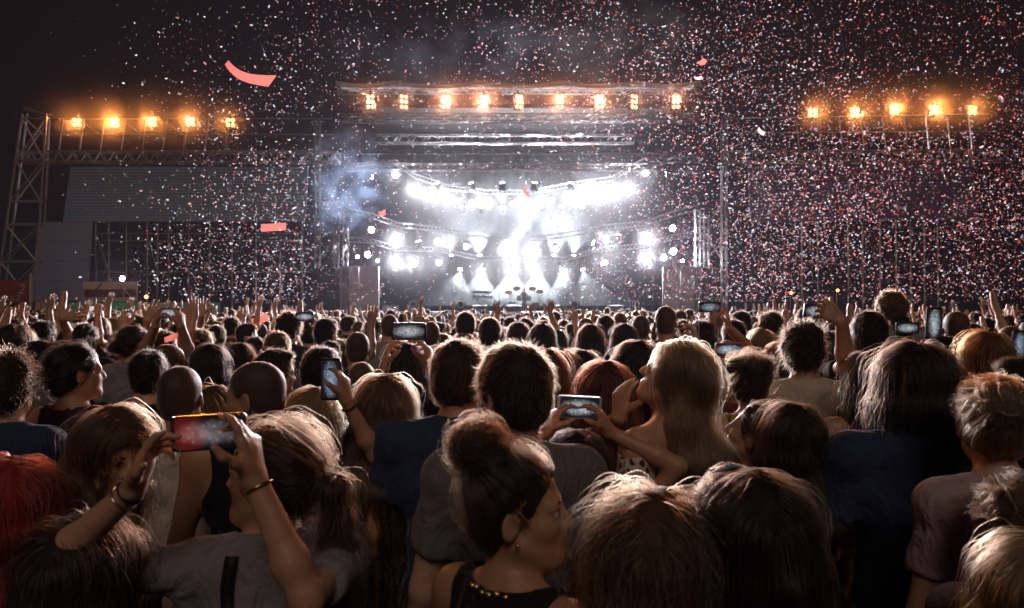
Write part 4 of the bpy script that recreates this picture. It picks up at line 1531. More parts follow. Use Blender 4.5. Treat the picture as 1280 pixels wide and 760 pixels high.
                top = np.clip(((p - hc) @ up_l - 0.04) / 0.06, 0, 1)[:, None]
                t = down + (outw + back) * top
                t = t - G * np.clip((t * G).sum(1, keepdims=True), -9, 9) * np.clip(1 - np.maximum(f, 0) * 25, 0, 1)[:, None]
                t /= np.linalg.norm(t, axis=1, keepdims=True) + 1e-6
                d = t + G * np.clip((off - f) * 18, -0.8, 0.8)[:, None] + lockv[cl] * 0.09 * messy
                if wave:
                    ph = lockp[cl] + j * 14.0 / K * 1.3
                    tx = np.cross(G, t)
                    d = d + (tx * np.sin(ph)[:, None] + G * np.cos(ph)[:, None] * 0.6) * wave
                d = np.where(fly[:, None], d + lockv[cl] * 0.12 + rng.normal(0, 0.10, (n, 3)), d)
            d /= np.linalg.norm(d, axis=1, keepdims=True) + 1e-6
            if prev is not None:
                d = d * 0.7 + prev * 0.3
            prev = d
            p = p + d * step
            pts[:, j] = p
        rr = np.linspace(1.0, 0.35, K)[None, :] * rng.uniform(0.7, 1.2, (n, 1)) * rad
        return [K] * n, pts.reshape(-1, 3), rr.ravel()


def curves_data(name, sizes, pts, rad, m):
    cu = bpy.data.hair_curves.new(name)
    cu.add_curves(sizes)
    cu.points.foreach_set('position', np.asarray(pts, dtype=np.float32).ravel())
    at = cu.attributes.get('radius') or cu.attributes.new('radius', 'FLOAT', 'POINT')
    at.data.foreach_set('value', np.asarray(rad, dtype=np.float32))
    cu.materials.append(m)
    return cu


def field_mesh(name, F, m, smooth=0):
    V, Q = F.mesh()
    if smooth: V = smooth_laplace(V, Q, smooth)
    return mesh_from(name, V, Q, [m] if not isinstance(m, list) else m), V, Q

# ================================================================== the people near the camera, one by one
EYEW = mat("eye_white", (0.6, 0.55, 0.52), 0.2)
IRIS = mat("iris", (0.03, 0.018, 0.012), 0.15)
BROW = {k: HCAP[k] for k in HAIRC}
GOLD = mat("gold", (0.75, 0.55, 0.25), 0.25, 1.0)
SILVER = mat("silver", (0.7, 0.68, 0.66), 0.25, 1.0)
STRAP = mat("black_strap", (0.012, 0.011, 0.012), 0.6)
HAIRN = {'black': 'black', 'dark': 'dark brown', 'brown': 'brown', 'light': 'light brown', 'blond': 'blond', 'ginger': 'ginger', 'auburn': 'dark auburn', 'red': 'dyed red'}
N_STRANDS = {'buzz': (2600, .007, 2, .00040), 'short': (3400, .034, 5, .00055), 'curly': (3400, .050, 9, .00060), 'bob': (3600, .20, 12, .0006),
             'long': (4600, .50, 18, .00065), 'pony': (3800, .26, 14, .00060), 'bun': (4200, .20, 14, .00055), 'updo': (4200, .15, 12, .00065), 'spacebuns': (3600, .14, 11, .0006), 'lowbun': (3200, .14, 10, .0006)}
HEROES = []


def place(px, py, hh, sex, d=None):
    c = 0.955 if sex == 'f' else 1.0
    dd = d or FPX * 0.238 * (c) / hh
    z = CAM_H + (HORIZON - py) / FPX * dd
    k = (z - 0.0475 * c) / (1.535 + 0.0475 * c)
    return dd, k * 1.75, P(px, py, dd)


def person(px, py, hh, sex, style, hair, shirt, color, label, yaw=0, pitch=0, roll=0, body=0, arms=None, face=False, skin=0, d=None,
           smile=0.0, build=1.0, fine=1.0, wave=0.0, vol=0.0, length=0.42, messy=1.0, nstr=1.0, group=None, radm=1.0):
    """A standing person whose head centre is seen at (px, py) of the photograph, hh pixels tall there.
    yaw: where the head looks (0 towards the stage, + to the right); body: how the body is turned."""
    hh *= 0.93
    dd, H, hc = place(px, py, hh, sex, d)
    seed = len(HEROES) * 13 + 1
    Rz = Matrix.Rotation(-math.radians(body), 3, 'Z')
    root_xy = Vector((hc.x, hc.y, 0))
    yaw += math.degrees(math.atan((px - 640) / FPX))
    fig = Figure(H, sex, yaw - body, pitch, roll, None, 0, build, seed)
    off = Rz @ fig.hc
    root_xy -= Vector((off.x, off.y, 0))
    if arms:
        loc = {}
        Ri = Rz.transposed()
        for sd, a in arms.items():
            a = dict(a)
            w = P(a['px'], a['py'], a['d'])
            a['wrist'] = Ri @ (w - root_xy)
            for key in ('dir', 'normal', 'pole'):
                if key in a: a[key] = Ri @ Vector(a[key])
            loc[sd] = a
        fig = Figure(H, sex, yaw - body, pitch, roll, loc, 0, build, seed)
    root = empty("person", root_xy, label, "person", group, -math.radians(body))
    HEROES.append((px, py, hh, dd, H))
    near = dd < 2.4
    hh_ = (0.0042 if face and near else (0.0062 if near else 0.008)) * fine
    hashand = any(True for a in (arms or {}))
    F = fig.body(hh_, (0.0048 if near else 0.006) if hashand else None, 0.017, detail=True, smile=smile)
    V, Q = F.mesh()
    V = smooth_laplace(V, Q, 1, 0.4)
    me = mesh_from("body", V, Q, [SKIN[skin], LIP])
    if face:
        Rm = np.array(fig.headR); C = V[Q].mean(1)
        l = (C - np.array(fig.hc)) @ Rm / fig.hs
        m = ((l[:, 0] / 0.022) ** 2 + ((l[:, 2] + 0.0665) / 0.0115) ** 2 < 1) & (l[:, 1] > 0.07)
        me.polygons.foreach_set('material_index', m.astype(np.int32))
    link("body", me, root)
    if shirt:
        link("shirt" if shirt in ('tee', 'long') else ("tank_top" if shirt == 'tank' else "dress"), field_mesh("shirt", keep_shirt(fig, fig.shirt(shirt, (0.0075 if dd < 1.7 else 0.0105) if near else 0.015)), CLOTH[color], 1)[0], root)
    link("trousers", field_mesh("trousers", fig.trousers(0.028), CLOTH['denim' if seed % 3 else 'charcoal'])[0], root)
    if style:
        hf = fig.hair_field(style, 0.0065 if near else 0.008, vol, length, not face)
        hm, hV, hQ = field_mesh("hair", hf, (HBUZZ if style == "buzz" else HCAP)[hair])
        ho = link("hair", hm, root)
        n, L, K, rad = N_STRANDS[style]
        if style == 'long': L = length + 0.10
        sizes, pts, rr = fig.strands(hf, hV, hQ, style, int(n * nstr * (1.0 if near else 0.7)), L, K, seed, wave, rad * (1.0 if near else 1.35) * radm, messy)
        so = link("hair_strands", curves_data("hair_strands", sizes, pts, rr, HSTR[hair]), ho)
    if face:
        for x in (-1, 1):
            e = bpy.data.meshes.new("eye")
            import bmesh
            bm = bmesh.new(); bmesh.ops.create_uvsphere(bm, u_segments=12, v_segments=8, radius=0.0126 * fig.hs)
            bm.to_mesh(e); bm.free(); e.materials.append(EYEW)
            eo = link("eye", e, root, fig.HP(x * 0.031, 0.0722, -0.001))
            ir = MB(); fw = fig.headR @ Vector((0, 1, 0)) * fig.hs
            ir.bar(fw * 0.0108, fw * 0.0130, 0.0062 * fig.hs, 10)
            ir.build("iris", IRIS, eo)
            bz = MB(); q = [Vector(fig.HP(x * (0.014 + 0.010 * i), 0.0855 - 0.0022 * i * i * .8, 0.0180 + 0.0025 * math.sin(i * 0.95))) for i in range(4)]
            for a, b, r0, r1 in zip(q[:-1], q[1:], (0.0030, 0.0034, 0.0030), (0.0034, 0.0030, 0.0012)): bz.bar(a, b, r0 * fig.hs, 6, r1 * fig.hs)
            bz.build("eyebrow", BROW[hair], root)
            lz = MB(); q = [Vector(fig.HP(x * (0.018 + 0.009 * i), 0.0868 - 0.0017 * i * i, 0.0035 + 0.003 * math.sin(i * 1.05))) for i in range(4)]
            for a, b in zip(q[:-1], q[1:]): lz.bar(a, b, 0.0014, 5)
            lz.build("lashes", IRIS, root)
    root['hc'] = 0
    del root['hc']
    return root, fig


def keep_shirt(fig, F):
    fig.shirtF = F
    return F


def strap(fig, pts, w, m, root):
    """A band lying on the back of the shirt along (x, z) points."""
    F = fig.shirtF
    n = 26
    P_ = []
    for i in range(n + 1):
        t = i / n * (len(pts) - 1); j = min(int(t), len(pts) - 2); u = t - j
        P_.append((pts[j][0] * (1 - u) + pts[j + 1][0] * u, pts[j][1] * (1 - u) + pts[j + 1][1] * u))
    ys = np.arange(-0.24, 0.12, 0.002)
    v, f = [], []
    for i, (x, z) in enumerate(P_):
        for sx in (-1, 1):
            q = np.stack([np.full_like(ys, x + sx * w / 2), ys, np.full_like(ys, z)], 1)
            val = F.sample(q)
            hit = np.nonzero(val < 0.0)[0]
            y = ys[hit[0]] if len(hit) else -0.03
            for o in (0.012, -0.006): v.append((x + sx * w / 2, y - o, z + o * 0.4))
    for i in range(n):
        a = i * 4
        f += [(a, a + 4, a + 6, a + 2), (a, a + 1, a + 5, a + 4), (a + 2, a + 6, a + 7, a + 3)]
    return link("bag_strap", mesh_from("bag_strap", v, f, [m]), root)


def to_world(root, p):
    return root.location + Matrix.Rotation(root.rotation_euler.z, 3, 'Z') @ Vector(p)


def band(name, fig, sd, t, m, root, extra=0.004, r=0.003):
    """Bracelet around a forearm at fraction t from elbow to wrist."""
    A = fig.arms[sd]
    c = A['el'].lerp(A['wr'], t)
    rad = (0.041 + (0.0265 - 0.041) * max(0, (t - .3) / .7)) * fig.k * (0.84 if fig.sex == 'f' else 1)
    return MB().ring(c, A['wr'] - A['el'], rad + extra, r, 20, 6).build(name, m, root, True)


def screen_mat(name, tint, strength, red=False):
    """A phone display that shows the far stage: a dark picture with a bright band of lamps and smoke."""
    m = bpy.data.materials.new(name)
    m.use_nodes = True
    nt = m.node_tree
    N, Lk = nt.nodes.new, nt.links.new
    b = nt.nodes["Principled BSDF"]
    b.inputs["Base Color"].default_value = (0.01, 0.01, 0.012, 1)
    b.inputs["Roughness"].default_value = 0.12
    tc = N("ShaderNodeTexCoord"); oi = N("ShaderNodeObjectInfo")
    of = N("ShaderNodeVectorMath"); of.operation = 'SCALE'; of.inputs[0].default_value = (7, 3, 5)
    Lk(oi.outputs["Random"], of.inputs["Scale"])
    ad = N("ShaderNodeVectorMath"); ad.operation = 'ADD'
    Lk(tc.outputs["Object"], ad.inputs[0]); Lk(of.outputs[0], ad.inputs[1])
    gr = N("ShaderNodeTexGradient"); gr.gradient_type = 'SPHERICAL'
    mp = N("ShaderNodeMapping"); mp.inputs["Scale"].default_value = (1 / 0.075, 1, 1 / 0.030)
    Lk(tc.outputs["Object"], mp.inputs["Vector"]); Lk(mp.outputs["Vector"], gr.inputs["Vector"])
    nz = N("ShaderNodeTexNoise"); nz.inputs["Scale"].default_value = 60; nz.inputs["Detail"].default_value = 4
    Lk(ad.outputs[0], nz.inputs["Vector"])
    vo = N("ShaderNodeTexVoronoi"); vo.inputs["Scale"].default_value = 90
    Lk(ad.outputs[0], vo.inputs["Vector"])
    dots = N("ShaderNodeMapRange"); dots.inputs[1].default_value = 0.32; dots.inputs[2].default_value = 0.10
    Lk(vo.outputs["Distance"], dots.inputs[0])
    s1 = N("ShaderNodeMath"); s1.operation = 'MULTIPLY_ADD'; s1.inputs[1].default_value = 1.3
    Lk(nz.outputs["Fac"], s1.inputs[0]); Lk(dots.outputs[0], s1.inputs[2])
    mu = N("ShaderNodeMath"); mu.operation = 'MULTIPLY'
    Lk(gr.outputs["Fac"], mu.inputs[0]); Lk(s1.outputs[0], mu.inputs[1])
    r = N("ShaderNodeValToRGB")
    r.color_ramp.elements[0].position = 0.05; r.color_ramp.elements[0].color = (0.014, 0.012, 0.016, 1)
    r.color_ramp.elements[1].position = 0.70; r.color_ramp.elements[1].color = (*tint, 1)
    Lk(mu.outputs[0], r.inputs[0])
    out = r.outputs[0]
    if red:
        sp = N("ShaderNodeTexGradient"); sp.gradient_type = 'SPHERICAL'
        m2 = N("ShaderNodeMapping"); m2.inputs["Scale"].default_value = (1 / 0.045, 1, 1 / 0.05); m2.inputs["Location"].default_value = (0.95, 0, 0)
        Lk(tc.outputs["Object"], m2.inputs["Vector"]); Lk(m2.outputs["Vector"], sp.inputs["Vector"])
        mx = N("ShaderNodeMix"); mx.data_type = 'RGBA'; mx.blend_type = 'ADD'; mx.inputs[0].default_value = 1
        rr = N("ShaderNodeValToRGB"); rr.color_ramp.elements[0].color = (0, 0, 0, 1); rr.color_ramp.elements[1].color = (0.5, 0.02, 0.01, 1)
        Lk(sp.outputs["Fac"], rr.inputs[0])
        Lk(out, mx.inputs[6]); Lk(rr.outputs[0], mx.inputs[7]); out = mx.outputs[2]
    Lk(out, b.inputs["Emission Color"])
    b.inputs["Emission Strength"].default_value = strength
    return m


SCR_W = screen_mat("phone_screen_bright", (0.72, 0.78, 0.85), 0.65)
SCR_B = screen_mat("phone_screen_blue", (0.50, 0.64, 0.85), 0.55)
SCR_R = screen_mat("phone_screen_red", (0.55, 0.45, 0.48), 0.32, True)
PHONE = mat("phone_case", (0.012, 0.012, 0.014), 0.25)
PHONEW = mat("phone_case_light", (0.55, 0.52, 0.52), 0.3)


def phone_meshes():
    import bmesh
    out = []
    for w, h, t, r in ((0.142, 0.071, 0.008, 0.010), (0.126, 0.064, 0.0012, 0.004)):
        bm = bmesh.new()
        bmesh.ops.create_cube(bm, size=1)
        bmesh.ops.scale(bm, vec=(w, t, h), verts=bm.verts)
        es = [e for e in bm.edges if abs((e.verts[0].co - e.verts[1].co).normalized().y) > 0.9]
        bmesh.ops.bevel(bm, geom=es, offset=r, segments=3, affect='EDGES', profile=0.5)
        me = bpy.data.meshes.new("case"); bm.to_mesh(me); bm.free()
        out.append(me)
    lens = MB().bar((0, 0, 0), (0, 0.0015, 0), 0.006, 10).mesh("camera_lens", SILVER)
    return out[0], out[1], lens


PH = phone_meshes()


def phone(loc, R, scr, label, case=None, s=1.0):
    """Phone lying landscape in its own x-z plane; the display faces its -y."""
    root = empty("phone", loc, label, "phone")
    root.rotation_euler = R.to_euler() if hasattr(R, 'to_euler') else R
    root.scale = (s, s, s)
    a = link("case", PH[0], root)
    if not PH[0].materials: PH[0].materials.append(None)
    a.material_slots[0].link = 'OBJECT'; a.material_slots[0].material = case or PHONE
    b = link("screen", PH[1], root, (0, -0.0045, 0))
    if not PH[1].materials: PH[1].materials.append(None)
    b.material_slots[0].link = 'OBJECT'; b.material_slots[0].material = scr
    link("camera_lens", PH[2], root, (0.058, 0.004, 0.024))
    return root


def Rphone(portrait=False, yaw=0.0, tilt=0.0, roll=0.0):
    R = Rot(yaw, tilt, 0)
    return R @ Matrix.Rotation(math.radians(90 if portrait else 0) + math.radians(roll), 3, 'Y')

# ------------------------------------------------------------------ the near crowd
def arm(px, py, d, kind='open', dir=(0, 0.1, 1), normal=(0, 1, 0), pole=(0, -0.3, -1)):
    return dict(px=px, py=py, d=d, kind=kind, dir=dir, normal=normal, pole=pole)


def off_px(px, py, d, v):
    """pixel and distance of the point at offset v (metres) from the point seen at (px, py, d)"""
    p = P(px, py, d) + Vector(v)
    return 640 + p.x / p.y * FPX, HORIZON - (p.z - CAM_H) / p.y * FPX, p.y


def hold(px, py, d, w=0.085, up=0.085, lr=(1, 1), out=0.25, portrait=False):
    """arms of someone holding a landscape phone with both hands at (px, py, d)"""
    a = {}
    if lr[1]:
        x, y, z = off_px(px, py, d, (w, -0.015, -up)); a[1] = dict(px=x, py=y, d=z, kind='phone', dir=(-0.15, 0.12, 1), normal=(-1, 0.25, 0.05), pole=(0.6, -0.1, -1))
    if lr[0]:
        x, y, z = off_px(px, py, d, (-w, -0.015, -up)); a[-1] = dict(px=x, py=y, d=z, kind='phone', dir=(0.15, 0.12, 1), normal=(1, 0.25, 0.05), pole=(-0.6, -0.1, -1))
    return a


# --- bottom row
bun, bf = person(650, 638, 156, 'f', 'bun', 'brown', 'tank', 'black', "woman with messy brown top bun smiling in right profile, black top and bead necklace", yaw=97, pitch=4, body=40, face=True, smile=1.0, skin=1, messy=0.9, fine=0.9)
q = bf.HP(0.080, -0.004, -0.046)
MB().bar((q[0] + .004, q[1], q[2]), (q[0] + .010, q[1], q[2]), 0.0042, 10).build("earring", GOLD, bun, True)
nb = Vector((0, 0.012, 1.452)) * bf.k
nk = empty("necklace_anchor", (0, 0, 0)); bpy.data.objects.remove(nk)
bd = MB()
for i in range(34):
    t = 2 * PI * i / 34
    c = nb + Vector((0.094 * math.cos(t), 0.088 * math.sin(t) - 0.004, 0.006 - 0.030 * math.sin(t) + 0.004 * math.sin(9 * t)))
    bd.bar(c - Vector((0, 0, .005)), c + Vector((0, 0, .005)), 0.0062, 6)
bd.build("necklace", GOLD, bun, True)
person(822, 698, 166, 'f', 'long', 'light', 'tee', 'charcoal', "woman with tousled light brown long hair seen from behind, bottom centre right", yaw=12, pitch=6, wave=0.30, vol=0.010, messy=2.0, nstr=1.5, length=0.45, skin=0)
clipg, cf = person(940, 672, 166, 'f', 'long', 'dark', 'tee', 'charcoal', "woman with long dark hair and a pale blue hair clip on her crown", yaw=-16, pitch=-6, roll=-8, wave=0.06, vol=0.006, messy=0.6, nstr=1.6, length=0.50, skin=1)
c = MB()
for sx in (-1, 1):
    c.box(cf.HP(-0.02 + sx * .018, 0.018, 0.139), (0.034, 0.012, 0.012), Matrix.Rotation(sx * 0.25, 3, 'Y'))
c.box(cf.HP(-0.02, 0.018, 0.138), (0.010, 0.014, 0.014))
c.build("hair_clip", mat("clip_blue", (0.25, 0.45, 0.75), 0.3), clipg)
person(112, 722, 152, 'f', 'long', 'brown', 'tee', 'black', "woman with long brown hair and lighter ends turning right, bottom left corner", yaw=52, pitch=-6, body=10, face=True, wave=0.12, vol=0.006, nstr=1.4, length=0.42, skin=0, messy=1.2)
person(14, 634, 128, 'f', 'long', 'red', 'tee', 'black', "woman with straight dyed red hair at the left edge", yaw=8, vol=0.0, nstr=1.5, length=0.34, messy=1.5, wave=0.1)
# the woman filming at the left
ph_px, ph_py, ph_d = 262, 540, 1.36
x1, y1, d1 = 318, 596, 1.30
ph, pf = person(338, 595, 136, 'f', 'pony', 'brown', 'tee', 'grey', "woman with brown ponytail in grey tee holding up a phone with both hands", yaw=-62, pitch=4, body=-10, face=True, skin=0, messy=1.4, nstr=1.3, length=0.42,
                arms={1: dict(px=318, py=598, d=1.30, kind='pinch', dir=(-0.16, 0.05, 1), normal=(-1, 0.10, -0.15), pole=(0.5, -0.4, -1)),
                      -1: dict(px=166, py=612, d=1.30, kind='pinch', dir=(0.36, 0.05, 0.92), normal=(0.92, 0.10, -0.36), pole=(-0.55, 0.5, -1))})
band("bracelet", pf, 1, 0.93, GOLD, ph); band("bracelet", pf, -1, 0.90, SILVER, ph, .003, .0025); band("wristwatch", pf, -1, 0.97, STRAP, ph, .002, .0045)
strap(pf, [(-0.070 * pf.k, 1.475 * pf.k), (-0.080 * pf.k, 1.40 * pf.k), (-0.075 * pf.k, 1.28 * pf.k), (-0.03 * pf.k, 1.05 * pf.k)], 0.026, STRAP, ph)
phone(P(262, 540, 1.33), Rphone(False, -12, 4, -2), SCR_R, "phone with a red glow on its display, held by the woman in the grey tee", s=0.98)

# --- second row, left
person(146, 566, 114, 'f', 'long', 'light', 'tee', 'taupe', "woman with light brown hair turned round towards the camera, face half in shadow", yaw=158, pitch=-10, body=60, face=True, skin=2, nstr=1.1, length=0.34, smile=1)
person(226, 497, 84, 'm', 'buzz', 'black', 'tee', 'cream', "man with shaved head and cream tee just above the raised phone", yaw=14, skin=3)
person(318, 496, 92, 'm', 'buzz', 'dark', 'tank', 'black', "man with cropped dark hair and stubble looking left, right of the shaved head", yaw=-62, pitch=-4, face=True, skin=1, body=-10)
person(98, 466, 72, 'f', 'lowbun', 'black', 'tank', 'purple', "woman with black low bun in purple tank top looking right", yaw=78, pitch=3, body=14, face=True, skin=0)
p15, f15 = person(12, 486, 84, 'm', 'curly', 'brown', 'tee', 'navy', "man with short curly brown hair and blue chest print at the left edge", yaw=30, body=12, skin=0)
MB().box((0.10, -0.148, 1.24 * f15.k), (0.15, 0.004, 0.11), Rot(0, 0, 12)).build("shirt_print", mat("print_blue", (0.10, 0.32, 0.62), 0.7, noise=0.5, scale=40), p15)
person(186, 470, 64, 'm', 'short', 'black', 'tank', 'black', "man with short black hair and black vest, left of the shaved head", yaw=8, skin=2)
person(212, 458, 58, 'm', 'buzz', 'dark', 'tee', 'taupe', "man with buzz cut behind the shaved-headed man, lit from the right", yaw=55, skin=3)
person(52, 455, 58, 'm', 'short', 'black', 'tee', 'taupe', "man with flat black hair looking right beside the woman with the low bun", yaw=60, face=True, skin=1)
person(20, 432, 48, 'f', 'bob', 'dark', 'tee', 'charcoal', "woman with dark bob at the left edge above the curly man", yaw=40, skin=0)
person(54, 422, 40, 'm', 'short', 'black', 'tee', 'black', "man with black short hair under the cream and maroon banner", yaw=30)
person(108, 424, 40, 'f', 'lowbun', 'black', 'tee', 'black', "woman with sleek black hair under the green screen's left end", yaw=15)
person(170, 430, 44, 'f', 'lowbun', 'dark', 'tee', 'grey', "woman with pinned dark hair looking right under the white work light", yaw=70, face=True)
person(172, 412, 34, 'm', 'short', 'dark', 'tee', 'maroon', "man reaching his left fist up in front of the green screen", arms={-1: arm(158, 396, 5.6, 'fist')})
# raised arms at the left, against the green screen
person(88, 430, 38, 'm', 'short', 'brown', 'tee', 'pink', "man in pink tee stretching his right arm out towards the right, left side", yaw=20, arms={1: arm(78, 398, 5.2, 'open', (1, 0.2, 0.25), (0, 1, 0))})
person(122, 412, 30, 'f', 'long', 'dark', 'tee', 'white', "woman in white top pointing one finger up before the green screen", arms={1: arm(122, 392, 6.6, 'point')})
person(150, 436, 40, 'm', 'short', 'brown', 'tee', 'taupe', "man lifting an open right hand beside the pointing woman", yaw=15, arms={1: arm(184, 400, 5.0, 'open', (0.5, 0.1, 0.9))})
person(205, 436, 44, 'm', 'short', 'dark', 'tee', 'maroon', "man filming over the crowd with both bare arms raised, under the amber work light", arms=hold(212, 392, 4.6))
phone(P(212, 391, 4.6), Rphone(False), SCR_W, "phone held high by the man under the amber work light")
person(250, 432, 42, 'f', 'lowbun', 'brown', 'tank', 'charcoal', "woman in dark vest with both arms high and her elbows bent, beside the man filming", arms={1: arm(243, 395, 4.9, 'open', (-0.2, .1, 1)), -1: arm(232, 400, 4.9, 'fist', (0.2, .1, 1))})
person(270, 424, 34, 'm', 'short', 'dark', 'tee', 'grey', "man raising an open left hand where the confetti is bluest", arms={-1: arm(252, 394, 5.9, 'open', (-.1, .1, 1))})
person(262, 458, 52, 'f', 'bob', 'black', 'tee', 'charcoal', "woman with black bob and a small white hair tie behind the buzz cut man", yaw=0)
person(300, 452, 44, 'f', 'bob', 'dark', 'tee', 'grey', "woman with dark bob behind the man looking left", yaw=5)
person(318, 440, 38, 'm', 'short', 'black', 'tee', 'charcoal', "man with round black hair above the man looking left", yaw=-10)
person(347, 438, 46, 'm', 'short', 'light', 'tee', 'taupe', "man with short sandy hair behind the woman filming", yaw=10, skin=2)
person(362, 412, 38, 'm', 'curly', 'dark', 'tee', 'charcoal', "man with tousled dark hair left of the pink raised arm", yaw=25)
person(389, 418, 34, 'm', 'short', 'black', 'tank', 'pink', "bare-armed man in pink vest lifting his right hand with a phone", yaw=30, arms={1: arm(388, 400, 5.3, 'phone', (0, .1, 1), (-1, .2, 0))})
phone(P(381, 396, 5.25), Rphone(False), SCR_W, "phone with pale display held by the man in the pink vest")
person(345, 468, 62, 'm', 'short', 'dark', 'tee', 'blue', "man with swept-back dark hair and glasses over his ear looking right", yaw=66, face=True, skin=1)
person(402, 468, 66, 'm', 'short', 'black', 'tee', 'black', "man with thick black hair behind the hand holding a phone", yaw=18, skin=3, vol=0.004)
person(408, 418, 38, 'm', 'short', 'black', 'tee', 'charcoal', "man with neat black hair looking right, left of the stage", yaw=35)

# --- second row, middle
person(392, 525, 82, 'f', 'long', 'blond', 'tee', 'pink', "woman with straight blond hair and a pink collar beside the ponytail", yaw=10, skin=0, nstr=1.1, length=0.34)
person(452, 478, 56, 'm', 'buzz', 'brown', 'tee', 'stripe', "boy with cropped brown hair in a striped tee", yaw=6, skin=1)
person(430, 560, 96, 'f', None, 'brown', 'tank', 'black', "x") if False else None
ha, hf_ = person(455, 560, 84, 'f', 'lowbun', 'dark', 'tank', 'black', "short woman filming upright with her right hand, dark band on her wrist", yaw=-10, skin=1, arms={1: arm(432, 500, 2.25, 'phone', (-0.1, 0.1, 1), (-1, 0.25, 0), (0.5, -.2, -1))})
band("bracelet", hf_, 1, 0.88, STRAP, ha)
phone(P(414, 474, 2.27), Rphone(True, 0, 6), SCR_B, "upright dark phone held by the short woman with a wristband")
person(482, 512, 84, 'f', 'long', 'light', 'tee', 'black', "woman with crimped light brown hair left of the man in the navy tee", yaw=0, wave=0.28, nstr=1.3, vol=0.006, skin=0)
person(574, 474, 92, 'm', 'short', 'brown', 'tee', 'navy', "broad man in navy tee with short brown hair", yaw=22, body=-6, skin=1, build=1.10, vol=0.004)
person(640, 494, 118, 'm', 'short', 'brown', 'tee', 'taupe', "tall man in grey-brown tee with full dark hair, behind the woman with the bun", yaw=-38, body=-4, skin=2, build=0.88, vol=0.006, nstr=1.3)
pa, fa = person(506, 458, 58, 'f', 'long', 'black', 'tee', 'black', "woman in black holding a phone high with both bare arms", yaw=0, skin=0, arms=hold(511, 416, 2.75, 0.080))
phone(P(511, 414, 2.75), Rphone(False, 0, 5), SCR_W, "phone held high with both arms by the woman in black")
person(447, 438, 48, 'm', 'buzz', 'black', 'tee', 'charcoal', "man with dark cropped head left of the raised phone arms", yaw=0)
person(424, 442, 36, 'f', 'lowbun', 'dark', 'tee', 'charcoal', "woman with dark pinned hair between two cropped men", yaw=20)
person(468, 414, 32, 'f', 'lowbun', 'dark', 'tank', 'grey', "woman with dark pinned hair and bare shoulders, left of the high phone", yaw=18)
person(487, 410, 34, 'm', 'buzz', 'black', 'tee', 'grey', "slim man with a black crop close behind the high phone", yaw=0)
person(612, 418, 40, 'm', 'short', 'dark', 'tee', 'black', "man with a neat dark crop left above the tall man", yaw=0)
person(582, 409, 36, 'm', 'short', 'dark', 'tee', 'navy', "man with short dark hair before the centre of the stage", yaw=0)
person(538, 420, 38, 'm', 'buzz', 'dark', 'tee', 'charcoal', "man with round cropped head in charcoal tee, right of the high phone", yaw=8)
person(580, 436, 36, 'f', 'bob', 'dark', 'tee', 'grey', "woman whose dark crown shows just over the man in navy", yaw=0)
# --- right of the middle
person(682, 470, 66, 'f', 'long', 'auburn', 'tee', 'charcoal', "woman with auburn hair glowing red at the rim beside the tall man", yaw=0, nstr=1.1)
person(700, 466, 58, 'f', 'long', 'brown', 'tee', 'black', "woman with brown straight hair right of the auburn woman", yaw=4)
person(728, 466, 56, 'f', 'long', 'dark', 'tee', 'charcoal', "woman with dark straight hair above the sideways phone", yaw=-3)
person(757, 490, 76, 'f', 'long', 'auburn', 'tee', 'black', "woman with fine dark auburn hair in black, right of the sideways phone", yaw=5, nstr=1.3, length=0.36)
person(797, 462, 68, 'f', 'bob', 'dark', 'tank', 'maroon', "woman with dark hair cut to the neck, touching her hair with one hand", yaw=12, skin=1, arms={-1: arm(775, 522, 2.3, 'relaxed', (0.1, 0.1, 1), (0.8, 0.6, 0), (-.5, -.3, -1))})
wa, wf = person(722, 585, 98, 'f', 'long', 'black', 'tee', 'black', "woman with glossy black hair filming with a phone held sideways", yaw=4, skin=1, nstr=1.2, length=0.32, arms={1: dict(px=762, py=540, d=2.12, kind='phone', dir=(-0.45, .1, .9), normal=(-0.9, .2, -.4), pole=(1, -.2, -.5)), -1: dict(px=684, py=540, d=2.12, kind='phone', dir=(0.45, .1, .9), normal=(0.9, .2, -.4), pole=(-.9, -.2, -.5))})
phone(P(724, 509, 2.14), Rphone(False, -8, 5, 4), SCR_W, "phone held sideways by the woman with glossy black hair", PHONEW)
person(842, 470, 92, 'f', 'long', 'blond', 'dress', 'print', "woman with very long blond hair tilting her face up, off-shoulder printed dress", yaw=-92, pitch=28, body=-45, face=True, skin=0, nstr=1.5, length=0.50, vol=0.004)
person(944, 542, 88, 'f', 'pony', 'dark', 'tee', 'black', "woman with dark tied-back hair lifting her chin to the left", yaw=-74, pitch=24, body=-20, face=True, skin=1, length=0.30)
person(988, 548, 92, 'f', 'long', 'dark', 'tee', 'pink', "woman with wavy dark hair and a dull pink top behind the hair clip", yaw=-12, wave=0.12, nstr=1.2, length=0.30)
person(937, 480, 68, 'f', 'spacebuns', 'brown', 'tank', 'yellow', "woman with two brown hair knots in an olive yellow vest", yaw=4, messy=1.6, skin=0)
person(1004, 440, 66, 'm', 'curly', 'dark', 'tee', 'cream', "man with wavy dark hair in a cream tee seen squarely from behind", yaw=0, skin=1, build=1.05)
person(1082, 478, 72, 'f', 'bob', 'dark', 'tank', 'maroon', "woman with a short dark bob and bare shoulders looking left", yaw=-40, skin=1)
person(1147, 485, 102, 'm', 'bob', 'dark', 'tee', 'navy', "youth with a shaggy brown mop in a navy tee", yaw=28, pitch=-4, body=6, skin=1, vol=0.006, wave=0.16, messy=1.3, nstr=1.5)
ub, uf = person(1238, 530, 114, 'f', 'updo', 'blond', 'tee', 'beige', "woman with a loose blond updo in a beige tee with a bag strap", yaw=-14, pitch=-2, body=-8, skin=0, messy=0.55, nstr=1.4)
